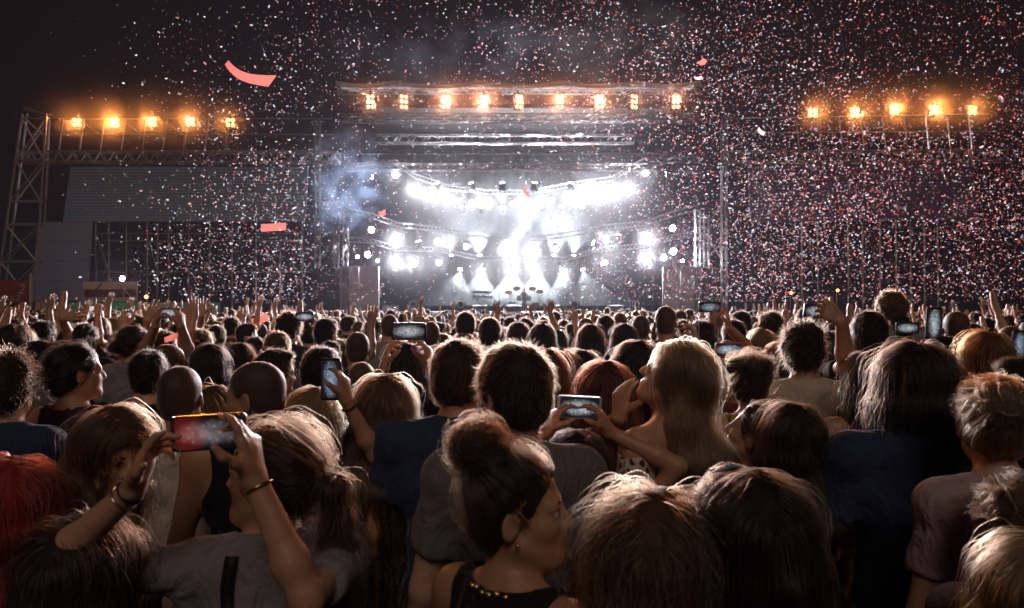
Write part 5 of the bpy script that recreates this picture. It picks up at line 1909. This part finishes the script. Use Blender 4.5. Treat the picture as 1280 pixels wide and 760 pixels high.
strap(uf, [(-0.085 * uf.k, 1.465 * uf.k), (-0.055 * uf.k, 1.36 * uf.k), (0.0, 1.25 * uf.k), (0.08 * uf.k, 1.08 * uf.k)], 0.024, STRAP, ub)
lo, lf = person(1268, 662, 132, 'f', 'updo', 'light', 'tee', 'beige', "woman with braided light brown updo and an earring at the right edge", yaw=-6, pitch=-4, skin=0, messy=0.7, nstr=1.3)
q = lf.HP(-0.080, -0.004, -0.046)
MB().bar((q[0] - .004, q[1], q[2]), (q[0] - .010, q[1], q[2]), 0.0045, 10).build("earring", SILVER, lo, True)
person(1292, 742, 160, 'f', 'long', 'blond', 'tee', 'beige', "woman with blond hair cut off by the bottom right corner", yaw=0, nstr=1.3, length=0.35)
person(1276, 486, 78, 'm', 'short', 'dark', 'tee', 'black', "man at the right edge with his face turned left", yaw=-95, face=True, skin=2)
person(1234, 448, 64, 'f', 'long', 'ginger', 'tee', 'grey', "woman with long ginger blond hair at the right", yaw=6, nstr=1.2)
person(1248, 474, 56, 'f', 'lowbun', 'black', 'tank', 'black', "woman with sleek black hair and a hairband before the ginger woman", yaw=-20)
pm, fm = person(1086, 420, 56, 'm', 'short', 'black', 'tee', 'charcoal', "man with thick black hair reaching a phone out with his bare left arm", yaw=-10, vol=0.006, skin=1, arms={-1: dict(px=1052, py=402, d=3.45, kind='phone', dir=(-0.75, .1, .55), normal=(0, .9, -.3), pole=(0.2, -.4, -1))})
phone(P(1022, 389, 3.5), Rphone(False, 4, 4, 4), SCR_W, "phone with bright display at the end of an outstretched bare arm, right side")
person(1034, 440, 50, 'f', 'long', 'brown', 'tee', 'charcoal', "woman with curly brown hair right of the man in cream", yaw=0, wave=0.3)
person(1195, 412, 46, 'm', 'buzz', 'dark', 'tee', 'grey', "man with grey-looking cropped head beside the upright phone", yaw=-8, skin=2)
pn, fn = person(1178, 446, 50, 'f', 'long', 'black', 'tank', 'cream', "woman with black hair filming with an upright phone, cream vest", yaw=-10, arms={-1: arm(1152, 424, 3.0, 'phone', (0.25, .1, 1), (1, .25, 0)), 1: arm(1180, 428, 3.0, 'phone', (-.2, .1, 1), (-1, .25, 0))})
phone(P(1167, 404, 3.02), Rphone(True, 0, 5), SCR_W, "upright phone with a bright lower display, right side")
person(1126, 414, 38, 'm', 'short', 'dark', 'tee', 'charcoal', "man with combed dark hair left of the upright phone", yaw=0)
person(1136, 432, 36, 'm', 'short', 'brown', 'tee', 'black', "man with brown hair filming low behind the shaggy youth", yaw=0, arms=hold(1134, 411, 4.2, 0.08))
phone(P(1134, 410, 4.2), Rphone(False), SCR_W, "small landscape phone left of the upright phone")
person(1116, 388, 36, 'f', 'curly', 'light', 'tee', 'grey', "tall person with frizzy light hair sticking out over the crowd", yaw=20, vol=0.02)
p9, f9 = person(918, 422, 42, 'm', 'short', 'black', 'tee', 'charcoal', "man with black hair holding his phone high with both arms, right of the stage", yaw=0, arms={1: arm(899, 396, 4.5, 'phone', (-.1, .1, 1), (-1, .25, 0), (1, 0, -1)), -1: arm(890, 402, 4.5, 'phone', (0, .1, 1), (1, .25, 0), (-.5, 0, -1))})
phone(P(887, 384, 4.5), Rphone(False), SCR_B, "phone held high in front of the right truss tower")
person(875, 424, 46, 'f', 'lowbun', 'black', 'tee', 'cream', "woman with pinned black hair holding a pale phone at her ear height", yaw=-24, arms={1: arm(872, 430, 3.9, 'phone', (-.3, .1, 1), (-1, .2, 0))})
phone(P(866, 420, 3.92), Rphone(True, 20), SCR_W, "pale cased phone near the woman with pinned black hair", PHONEW)
person(909, 446, 44, 'm', 'buzz', 'black', 'tee', 'black', "man with a black crop filming low with a pink phone", yaw=0, arms={-1: arm(905, 446, 3.4, 'phone', (.2, .1, 1), (1, .25, 0)), 1: arm(918, 448, 3.4, 'phone', (-.2, .1, 1), (-1, .25, 0))})
phone(P(911, 437, 3.42), Rphone(False, 0, 8), SCR_W, "phone in a pink case just above the woman with two hair knots", mat("phone_case_pink", (0.55, 0.20, 0.20), 0.3))
person(832, 404, 42, 'm', 'buzz', 'black', 'tee', 'maroon', "tall man with a close crop and maroon shoulders below the right pale panel", yaw=0, skin=3)
person(801, 412, 36, 'm', 'buzz', 'dark', 'tee', 'grey', "man with a round cropped head left of the tall maroon man", yaw=0)
person(757, 412, 34, 'm', 'short', 'dark', 'tee', 'charcoal', "man with square dark hair in front of the right half of the stage", yaw=0)
person(738, 425, 36, 'f', 'bob', 'dark', 'tee', 'charcoal', "woman with a dark bob centred right before the stage", yaw=0)
person(780, 424, 36, 'f', 'bob', 'black', 'tee', 'black', "woman with a round black bob left of the cropped heads", yaw=0)
person(678, 424, 36, 'f', 'bob', 'black', 'tee', 'charcoal', "woman with round black hair just right of the tall man's head", yaw=0)
person(648, 420, 32, 'f', 'bob', 'dark', 'tee', 'black', "woman with round dark hair right above the tall man's head", yaw=0)
person(714, 456, 40, 'f', 'bob', 'dark', 'tee', 'charcoal', "woman with short dark hair between the brown and the dark straight-haired women", yaw=0)
person(964, 412, 38, 'm', 'curly', 'dark', 'tee', 'charcoal', "man with bouncy dark hair left of the outstretched phone", yaw=0)
person(1008, 404, 36, 'm', 'short', 'dark', 'tee', 'black', "man with dark hair under the outstretched phone", yaw=0)
person(974, 452, 46, 'f', 'long', 'light', 'tee', 'taupe', "woman with centre-parted light brown hair left of the man in cream", yaw=0)
person(952, 432, 40, 'f', 'long', 'blond', 'tee', 'pink', "woman with blond hair and a pink top, right of the phone held high", yaw=0)
person(926, 408, 36, 'm', 'short', 'black', 'tee', 'black', "man with flat black hair right of the arms held high", yaw=-10)
person(1215, 424, 40, 'f', 'lowbun', 'black', 'tee', 'black', "woman with flat black hair above the ginger woman", yaw=10)
person(1262, 430, 46, 'm', 'buzz', 'dark', 'tee', 'charcoal', "man near the right edge whose right arm is stretched straight up", yaw=-20, arms={1: arm(1276, 396, 3.6, 'fist')})
pz, fz_ = person(1290, 450, 50, 'f', 'lowbun', 'dark', 'tee', 'black', "woman half out of the right edge filming with an upright phone", yaw=-10, arms={-1: arm(1268, 450, 3.2, 'phone', (.2, .1, 1), (1, .25, 0))})
phone(P(1274, 432, 3.22), Rphone(True, 0, 5), SCR_B, "upright phone with blue display at the right edge")

# ================================================================== the rest of the crowd
def dressed(fig, fine, kind):
    """Meshes of one standing figure at the detail of the middle distance."""
    F = fig.body(0.011 * fine, 0.0095 * fine if kind != 'down' else None, 0.026 * fine, detail=fine < 1.5, hands=fine < 1.5, low=fine < 1.5)
    V, Q = F.mesh()
    if fine >= 1.5:
        keep = (V[Q][:, :, 2] > 0.75).all(1)
        Q = Q[keep]
    return V, Q


HAND = dict(dir=(0, 0.1, 1), normal=(0, 1, 0))
def pose(kind, k, sgn=1):
    if kind == 'down': return {}
    if kind == 'filming':
        return {1: dict(wrist=(0.085 * k, 0.26, 1.72 * k), kind='phone', dir=(-.15, .1, 1), normal=(-1, .25, 0), pole=(.8, 0, -1)),
                -1: dict(wrist=(-0.085 * k, 0.26, 1.72 * k), kind='phone', dir=(.15, .1, 1), normal=(1, .25, 0), pole=(-.8, 0, -1))}
    if kind == 'one hand up': return {1: dict(wrist=(0.30 * k, 0.16, 1.90 * k), kind='open', dir=(.1, .15, 1), normal=(0, 1, 0), pole=(1, -.2, -.6))}
    if kind == 'fist up': return {-1: dict(wrist=(-0.26 * k, 0.22, 1.88 * k), kind='fist', dir=(-.05, .2, 1), normal=(0, 1, 0), pole=(-1, -.2, -.6))}
    if kind == 'both hands up': return {1: dict(wrist=(0.33 * k, 0.12, 1.86 * k), kind='open', dir=(.2, .1, 1), normal=(0, 1, 0), pole=(1, 0, -.4)),
                                        -1: dict(wrist=(-0.30 * k, 0.18, 1.84 * k), kind='open', dir=(-.15, .1, 1), normal=(0, 1, 0), pole=(-1, 0, -.4))}


VAR, HAIRV = {}, {}
POSES = ['down', 'filming', 'one hand up', 'fist up', 'both hands up']
YAWS = (0, 34, -30, 78, -75)
STY = {'m': ['buzz', 'short', 'short', 'curly'], 'f': ['long', 'bob', 'lowbun', 'long']}
for sex, H0 in (('m', 1.76), ('f', 1.66)):
    for yi, yw in enumerate(YAWS):
        fig0 = Figure(H0, sex, yw, 0, 0, None, seed=17 * yi + (3 if sex == 'm' else 4))
        for st in dict.fromkeys(STY[sex]):
            hf = fig0.hair_field(st, 0.0115, 0.003, 0.36)
            V, Q = hf.mesh()
            n, L, K, rad = N_STRANDS[st]
            sizes, pts, rr = fig0.strands(hf, V, Q, st, 1000, L if st != 'long' else 0.46, min(K, 9), yi + 31, 0.05, 0.0012, 1.3)
            cu = curves_data("hair_strands", sizes, pts, rr, HSTR['dark'])
            HAIRV[sex, yi, st] = (mesh_from("hair", V, Q, [HCAP['dark']]), cu)
    for pz in POSES:
        for yi, yw in enumerate(YAWS):
            if pz != 'down' and yi: continue
            fig = Figure(H0, sex, yw, 0, 0, pose(pz, H0 / 1.75), seed=yi + 5)
            V, Q = dressed(fig, 1.0, pz)
            bm_ = mesh_from("body", V, Q, [SKIN[0]])
            sm_ = {}
            for kd in ('tee', 'tank'):
                sm_[kd] = field_mesh("shirt", fig.shirt(kd, 0.022), CLOTH['black'], 1)[0]
            tm_ = field_mesh("trousers", fig.trousers(0.04), CLOTH['denim'])[0]
            VAR[sex, pz, yi] = (bm_, sm_, tm_, H0)


def slot(o, m):
    o.material_slots[0].link = 'OBJECT'
    o.material_slots[0].material = m


def stand_in_crowd(x, y, H, sex, pz, yi, st, hair, kd, color, skin, turn, label, z=0.0, group="people in the concert crowd"):
    bm_, sm_, tm_, H0 = VAR[sex, pz, yi]
    root = empty("person", (x, y, z), label, "person", group, -math.radians(turn))
    s = H / H0
    root.scale = (s, s, s)
    slot(link("body", bm_, root), SKIN[skin])
    slot(link("shirt" if kd == 'tee' else "tank_top", sm_[kd], root), CLOTH[color])
    link("trousers", tm_, root)
    hm, cu = HAIRV[sex, yi, st]
    ho = link("hair", hm, root); slot(ho, (HBUZZ if st == 'buzz' else HCAP)[hair])
    so = link("hair_strands", cu, ho); slot(so, HSTR[hair])
    return root


# performers on the stage
stand_in_crowd(gear(470, 40.5).x, 40.5, 1.80, 'm', 'down', 1, 'short', 'brown', 'tee', 'beige', 0, 170, "performer in a beige shirt beside the left pale panel on the stage", SZ, None)
gtr = stand_in_crowd(gear(788, 40.5).x, 40.5, 1.82, 'm', 'one hand up', 0, 'long' if False else 'curly', 'light', 'tee', 'black', 0, 175, "performer with light hair and one hand raised, right half of the stage", SZ, None)
stand_in_crowd(gear(655, 45.0).x, 45.0, 1.55, 'm', 'down', 0, 'short', 'dark', 'tank', 'black', 1, 180, "drummer behind the drum kit", SZ, None)

LM = [(-20, "far left tower"), (75, "side screen"), (96, "first left amber lamp"), (143, "second left amber lamp"), (190, "third left amber lamp"), (238, "fourth left amber lamp"), (288, "fifth left amber lamp"),
      (320, "right end of the wide video screen"), (360, "gap left of the blue smoke puff"), (410, "blue smoke puff"), (448, "left pale panel"), (480, "beige-shirted performer"), (505, "second stage blinder"), (530, "gap between the second and third stage blinders"), (557, "third stage blinder"), (580, "gap between the third and fourth stage blinders"),
      (605, "fourth stage blinder"), (628, "gap between the fourth and fifth stage blinders"), (649, "fifth stage blinder"), (674, "gap between the fifth and sixth stage blinders"), (700, "sixth stage blinder"), (725, "gap between the sixth and seventh stage blinders"), (750, "seventh stage blinder"), (772, "gap between the seventh and eighth stage blinders"), (793, "eighth stage blinder"), (820, "left edge of the right pale panel"),
      (848, "ninth stage blinder"), (887, "right truss tower"), (930, "left end of the dark right screen"), (975, "gap left of the first right amber lamp"), (1016, "first right amber lamp"), (1042, "gap between the first and second right amber lamps"), (1069, "second right amber lamp"), (1094, "gap between the second and third right amber lamps"), (1118, "third right amber lamp"), (1143, "gap between the third and fourth right amber lamps"),
      (1168, "fourth right amber lamp"), (1192, "gap between the fourth and fifth right amber lamps"), (1216, "fifth right amber lamp"), (1245, "end of the right wing truss"), (1275, "right edge of the picture")]

W2, H2 = 640, 380
cover = np.zeros((H2, W2), dtype=bool)
YY, XX = np.mgrid[0:H2, 0:W2]


def paint(x, y, H, width=0.165, count=True):
    f = FPX / 2
    cx = 320 + x / y * f
    zt = HORIZON / 2 - (H - CAM_H) / y * f
    hh = 0.25 / y * f; hw = (width / 2 + 0.012) / y * f
    x0, x1 = int(max(0, cx - 0.26 / y * f)), int(min(W2, cx + 0.26 / y * f + 1))
    if x1 <= x0: return 0, 0
    y0 = int(max(0, zt)); 
    if y0 >= H2: return 0, 0
    sx, sy = XX[y0:, x0:x1], YY[y0:, x0:x1]
    head = ((sx - cx) / max(hw, .5)) ** 2 + ((sy - zt - hh / 2) / max(hh / 2, .5)) ** 2 <= 1.0
    sh = (sy > zt + hh * 1.12) & (np.abs(sx - cx) < 0.20 / y * f)
    m = head | sh
    vis = (m & ~cover[y0:, x0:x1])
    nv = int((vis & head).sum()); na = int(head.sum())
    cover[y0:, x0:x1] |= m
    return nv, na


crng = np.random.default_rng(21)
hero_xy = []
for o in list(COL.objects):
    if o.parent is None and o.get('category') == 'person' and o.location.z < 0.1:
        hero_xy.append((o.location.x, o.location.y))
hxy = np.array(hero_xy)
cands = []
yrow = 1.9
while yrow < 34.8:
    half = yrow * 0.78 + 0.6
    x = -half + crng.uniform(0, .5)
    while x < half:
        cx_, cy_ = x + crng.normal(0, .10), yrow + crng.normal(0, .12)
        if np.min((hxy[:, 0] - cx_) ** 2 + (hxy[:, 1] - cy_) ** 2) > 0.40 ** 2:
            sex = 'm' if crng.random() < 0.5 else 'f'
            H = float(np.clip(crng.normal(1.74 if sex == 'm' else 1.64, 0.075), 1.5, 1.90))
            if cy_ < 5.5: H = min(H, 1.68)
            if cy_ > 9 and crng.random() < 0.06: H = min(1.95, H + 0.12)
            cands.append([cx_, max(cy_, 1.2), H, sex])
        x += crng.uniform(0.50, 0.72)
    yrow += 0.56 + yrow * 0.006
allp = [(h[3], 'hero', h) for h in HEROES] + [(c[1], 'c', c) for c in cands]
allp.sort(key=lambda t: t[0])
scored = []
for d, kd, c in allp:
    if kd == 'hero':
        px, py, hh, dd, H = c
        paint((px - 640) / FPX * dd, dd, CAM_H + (HORIZON - py) / FPX * dd + 0.125)
    else:
        nv, na = paint(c[0], c[1], c[2])
        scored.append((nv, c))
n_ind = 300 - len(HEROES) - 3
vis = sorted([t for t in scored if t[0] >= 4], key=lambda t: -t[0])
indiv, rest = vis[:n_ind], vis[n_ind:] + [t for t in scored if t[0] < 4 and (t[0] > 0 or crng.random() < 0.4)]
used = {}


def phone_label(color, who, lm):
    base = "phone raised by the %s-clad %s under %s" % (color, who, lm)
    for pre in ("", "smaller ", "smallest ", "last "):
        if pre + base not in used:
            used[pre + base] = 1
            return pre + base
    return base


PAL_M = ['black', 'charcoal', 'grey', 'navy', 'blue', 'white', 'cream', 'maroon', 'taupe', 'green']
PAL_F = ['black', 'charcoal', 'grey', 'white', 'pink', 'purple', 'maroon', 'beige', 'navy', 'cream']
indiv.sort(key=lambda t: t[1][1])
for nv, (x, y, H, sex) in indiv:
    px = 640 + x / y * FPX
    pr = 0.34 if px < 430 else (0.08 if px < 850 else 0.26)
    if y < 4.5: pr *= 0.3
    pz = 'down' if crng.random() > pr else POSES[1 + int(crng.choice(4, p=(.35, .28, .17, .20)))]
    yi = 0 if pz != 'down' else int(crng.choice(5, p=(.46, .17, .16, .11, .10)))
    st = STY[sex][int(crng.integers(0, 4))]
    hair = str(crng.choice(['black', 'dark', 'brown', 'light', 'blond'], p=(.27, .33, .22, .11, .07) if sex == 'f' else (.35, .38, .19, .06, .02)))
    kd = 'tank' if crng.random() < (0.35 if sex == 'f' else 0.12) else 'tee'
    color = str(crng.choice(PAL_F if sex == 'f' else PAL_M))
    skin = int(crng.integers(0, 4))
    turn = float(crng.normal(0, 12)) - math.degrees(math.atan(x / 40))
    lm = min(LM, key=lambda t: abs(t[0] - px))[1]
    zone = "near row" if y < 6 else ("mid crowd" if y < 11 else ("far crowd" if y < 19 else "close to the stage"))
    hn = {'buzz': 'cropped', 'short': 'short', 'curly': 'curly', 'long': 'long', 'bob': 'bobbed', 'lowbun': 'pinned-up'}[st]
    who = 'man' if sex == 'm' else 'woman'
    act = {'down': '', 'filming': ' filming overhead', 'one hand up': ' hand up', 'fist up': ' fist up', 'both hands up': ' both hands up'}[pz]
    lab = "%s, %s %s hair, %s %s%s, %s under %s" % (who, hn, HAIRN[hair].replace('dark brown', 'dark'), color, 'vest' if kd == 'tank' else 'tee', act, zone, lm)
    lab = ' '.join(lab.split()[:16])
    if lab in used:
        lab = lab.replace(who, ('taller ' if H > used[lab] else 'shorter ') + who, 1)
        if lab in used: lab = lab.replace(who, 'second ' + who, 1)
        lab = ' '.join(lab.split()[:16])
    used[lab] = H
    r = stand_in_crowd(x, y, H, sex, pz, yi, st, hair, kd, color, skin, turn, lab)
    if pz == 'filming' and y < 16:
        k = H / 1.75
        c = r.location + Matrix.Rotation(r.rotation_euler.z, 3, 'Z') @ Vector((0, 0.275, 1.805 * k))
        phone(c, Rot(-turn * 0 + turn, 6, 0), SCR_W if crng.random() < .6 else SCR_B, phone_label(color, who, lm))

# everyone else merges into the mass in front of the stage
LOWB = {}
for sex, H0 in (('m', 1.76), ('f', 1.66)):
    for pz in POSES:
        fig = Figure(H0, sex, 0, 0, 0, pose(pz, H0 / 1.75), seed=5)
        F = Field(*fig.grid(0.030, 0.026 if pz != 'down' else None, 0.055))
        fig.torso(F, 0.012)
        for sd in (-1, 1):
            fig.upper_arm(F, sd, 0.01, 0.01); fig.forearm(F, sd)
            A = fig.arms[sd]
            F.cap(tuple(A['wr']), tuple(A['wr'] + A['dir'] * 0.14), 0.034, 0.028, k=0.02)
        fig.head(F, False)
        V, Q = F.mesh()
        Q = Q[(V[Q][:, :, 2] > 0.9).all(1)]
        c = V[Q].mean(1)
        torso = (c[:, 2] < 1.46 * fig.k) & (np.abs(c[:, 0]) < fig.sw + 0.08) & (c[:, 2] > 0)
        hf = fig.hair_field('short' if sex == 'm' else 'bob', 0.028, 0.006)
        hV, hQ = hf.mesh()
        mi = np.where(torso, 1, 0)
        LOWB[sex, pz] = (np.concatenate([V, hV]), np.concatenate([Q, hQ + len(V)]), np.concatenate([mi, np.full(len(hQ), 2)]), H0)
MASSM = [SKIN[0], SKIN[1], SKIN[3]] + [CLOTH[c] for c in ('black', 'charcoal', 'grey', 'navy', 'maroon', 'cream')] + [HCAP[c] for c in ('black', 'dark', 'brown', 'light')]
VS, QS, MS, n0 = [], [], [], 0
for nv, (x, y, H, sex) in rest:
    px = 640 + x / y * FPX
    pr = 0.34 if px < 430 else (0.10 if px < 850 else 0.28)
    pz = 'down' if crng.random() > pr else POSES[1 + int(crng.choice(4, p=(.3, .3, .2, .2)))]
    V, Q, mi, H0 = LOWB[sex, pz]
    a = crng.normal(0, .25); s = H / H0
    X = np.stack([V[:, 0] * math.cos(a) - V[:, 1] * math.sin(a), V[:, 0] * math.sin(a) + V[:, 1] * math.cos(a), V[:, 2]], 1) * s + np.array([x, y, 0])
    pick = np.array([crng.integers(0, 3), 3 + crng.integers(0, 6), 9 + int(crng.choice(4, p=(.35, .35, .2, .1)))])
    VS.append(X); QS.append(Q + n0); MS.append(pick[mi]); n0 += len(V)
crowd = link("crowd", mesh_from("crowd", np.concatenate(VS), np.concatenate(QS), MASSM, True, np.concatenate(MS)))
tag(crowd, "distant mass of spectators packed up to the stage barrier", "crowd", kind='stuff')

# ================================================================== confetti and paper in the air
PAPER = {'white': (0.80, 0.78, 0.80), 'pink': (0.75, 0.36, 0.40), 'red': (0.62, 0.10, 0.08), 'pale blue': (0.42, 0.55, 0.74)}
PM = {k: mat("paper_" + k.replace(' ', '_'), v, 0.55, translucent=0.55) for k, v in PAPER.items()}
PKEYS = list(PM)


CLUMP = []
crg = random.Random(5)
for _ in range(130):
    CLUMP.append((crg.uniform(-40, 1320), crg.uniform(-20, 400), crg.uniform(18, 62), crg.uniform(14, 48), crg.uniform(-0.55, 0.9)))


def clump(px, py):
    s = 0.62
    for cx, cy_, sx, sy, a in CLUMP:
        u, v = (px - cx) / sx, (py - cy_) / sy
        if abs(u) < 2.2 and abs(v) < 2.2: s += a * math.exp(-u * u - v * v)
    return max(0.12, min(1.0, s))


def strip(l, w, bend, n=2):
    v, f = [], []
    for i in range(n + 1):
        t = i / n - .5
        v += [(t * l, -w / 2, bend * t * t * 4), (t * l, w / 2, bend * t * t * 4)]
    for i in range(n): f.append((2 * i, 2 * i + 1, 2 * i + 3, 2 * i + 2))
    return np.array(v), np.array(f)


def conf_density(px, py):
    d = 0.0
    d += 1.0 / (1 + math.exp(-(px - 770) / 75)) * (0.55 + 0.45 * min(1, py / 200)) * (1.0 - 0.25 * (px > 950) * (py < 110))
    d += 0.25 * math.exp(-((px - 720) / 90) ** 2 - ((py - 60) / 90) ** 2) * 2.0
    d += 0.75 * math.exp(-((px - 285) / 95) ** 2 - ((py - 290) / 130) ** 2)
    d += 0.55 * math.exp(-((px - 300) / 70) ** 2 - ((py - 365) / 50) ** 2)
    d += 0.16 * math.exp(-((px - 290) / 120) ** 2 - ((py - 70) / 110) ** 2)
    d += 0.14 * (330 < px < 720)
    return min(d, 1.0)


frng = random.Random(99)
N_CONF = 33000
pieces = []
while len(pieces) < N_CONF:
    px, py = frng.uniform(-60, 1340), frng.uniform(-30, 398)
    if frng.random() > conf_density(px, py) * clump(px, py): continue
    d = frng.uniform(13.0, 34.0) if frng.random() < .97 else frng.uniform(7.5, 13)
    p = P(px, py, d)
    if p.z < 2.15: continue
    warm = max(0, min(1, (px - 600) / 500 + max(0, 120 - py) / 400))  # mix reddens right and up: red paper, plus amber light in the colour
    kcol = frng.choices(PKEYS, (0.45 - .22 * warm, 0.26 + .08 * warm, 0.05 + .15 * warm, 0.24 - .06 * warm))[0]
    pieces.append((d, p, kcol, frng.uniform(.55, 1.35)))
pieces.sort(key=lambda t: t[0])
SM = [mesh_from("confetti", *strip(0.038, 0.016, b, 3), [PM['white']]) for b in (0.002, 0.008, 0.014, -0.010)]
cn = 0
for d, p, kcol, s in pieces[:285]:
    o = link("confetti", SM[cn % 4], None, p)
    slot(o, PM[kcol])
    o.rotation_euler = (frng.uniform(0, 6.28), frng.uniform(0, 6.28), frng.uniform(0, 6.28))
    o.scale = (s, s, s)
    side = "left part of the air" if p.x / d < -0.2 else ("air before the stage" if p.x / d < 0.3 else "right part of the air")
    tag(o, "%s paper confetti piece, among the larger ones, %s" % (kcol, side), "confetti", "larger %s confetti, %s" % (kcol, side))
    cn += 1
VS, QS, MS, n0 = [], [], [], 0
for d, p, kcol, s in pieces[285:]:
    v, f = strip(0.037 * s, 0.016 * s, frng.uniform(-.01, .012), 2)
    R = np.array((Matrix.Rotation(frng.uniform(0, 6.28), 3, 'Z') @ Matrix.Rotation(frng.uniform(0, 6.28), 3, 'X') @ Matrix.Rotation(frng.uniform(0, 6.28), 3, 'Y')))
    VS.append(v @ R.T + np.array(p)); QS.append(f + n0); MS += [PKEYS.index(kcol)] * len(f); n0 += len(v)
o = link("confetti_cloud", mesh_from("confetti_cloud", np.concatenate(VS), np.concatenate(QS), [PM[k] for k in PKEYS], False, MS))
tag(o, "thousands of small paper confetti pieces filling the air before the stage", "confetti", kind='stuff')


def streamer(px, py, d, l, w, ang, bend, m, label, wave=0.0):
    v, f = [], []
    n = 14
    for i in range(n + 1):
        t = i / n - .5
        ww = w * (0.55 + 0.9 * (i / n)) if wave else w
        z = bend * t * t * 4 + wave * math.sin(t * 5.2)
        v += [(t * l, -0.3 * ww, z - ww / 2), (t * l, 0.3 * ww, z + ww / 2)]
    for i in range(n): f.append((2 * i, 2 * i + 1, 2 * i + 3, 2 * i + 2))
    o = link("paper_streamer", mesh_from("paper_streamer", v, f, [m]), None, P(px, py, d))
    o.rotation_euler = (0, -math.radians(ang), 0.15)
    o.data.polygons.foreach_set('use_smooth', np.zeros(len(o.data.polygons), dtype=bool)) if not wave else None
    tag(o, label, "paper strip")


STR = mat("streamer_red", (0.85, 0.22, 0.19), 0.6, translucent=0.5)
STW = PM['white']
streamer(309, 97, 10.5, 0.72, 0.17, -22, 0.10, STR, "large curved red paper streamer floating at the upper left", 0.02)
streamer(342, 284, 11, 0.39, 0.13, 5, 0.0, STR, "flat red paper strip floating left of the stage", 0)
streamer(325, 400, 9, 0.22, 0.10, 22, 0.01, STR, "small red paper strip just over the raised hands, left of the stage", 0)
streamer(217, 421, 4.8, 0.13, 0.04, 22, 0.0, STR, "pink paper strip drifting low among the heads at the left", 0)
streamer(242, 426, 4.8, 0.07, 0.02, 0, 0.0, STR, "tiny red paper scrap right of the low pink strip", 0)
streamer(878, 78, 14, 0.17, 0.11, 35, 0.02, STR, "tilted red paper scrap over the right end of the stage roof", 0)
streamer(873, 98, 14, 0.16, 0.07, 10, 0.02, STW, "pale paper scrap under the tilted red one by the stage roof", 0)
streamer(951, 165, 13, 0.16, 0.11, -35, 0.02, STW, "white paper scrap left of the right wing lamps", 0)
streamer(657, 240, 14, 0.19, 0.07, -60, 0.02, STR, "dark red paper scrap before the upper row of spotlights", 0)
streamer(117, 385, 9, 0.12, 0.06, 25, 0.02, STW, "white paper scrap before the green screen", 0)
streamer(478, 267, 15, 0.14, 0.12, 20, 0.02, STR, "small red paper scrap in front of the left half of the stage", 0)
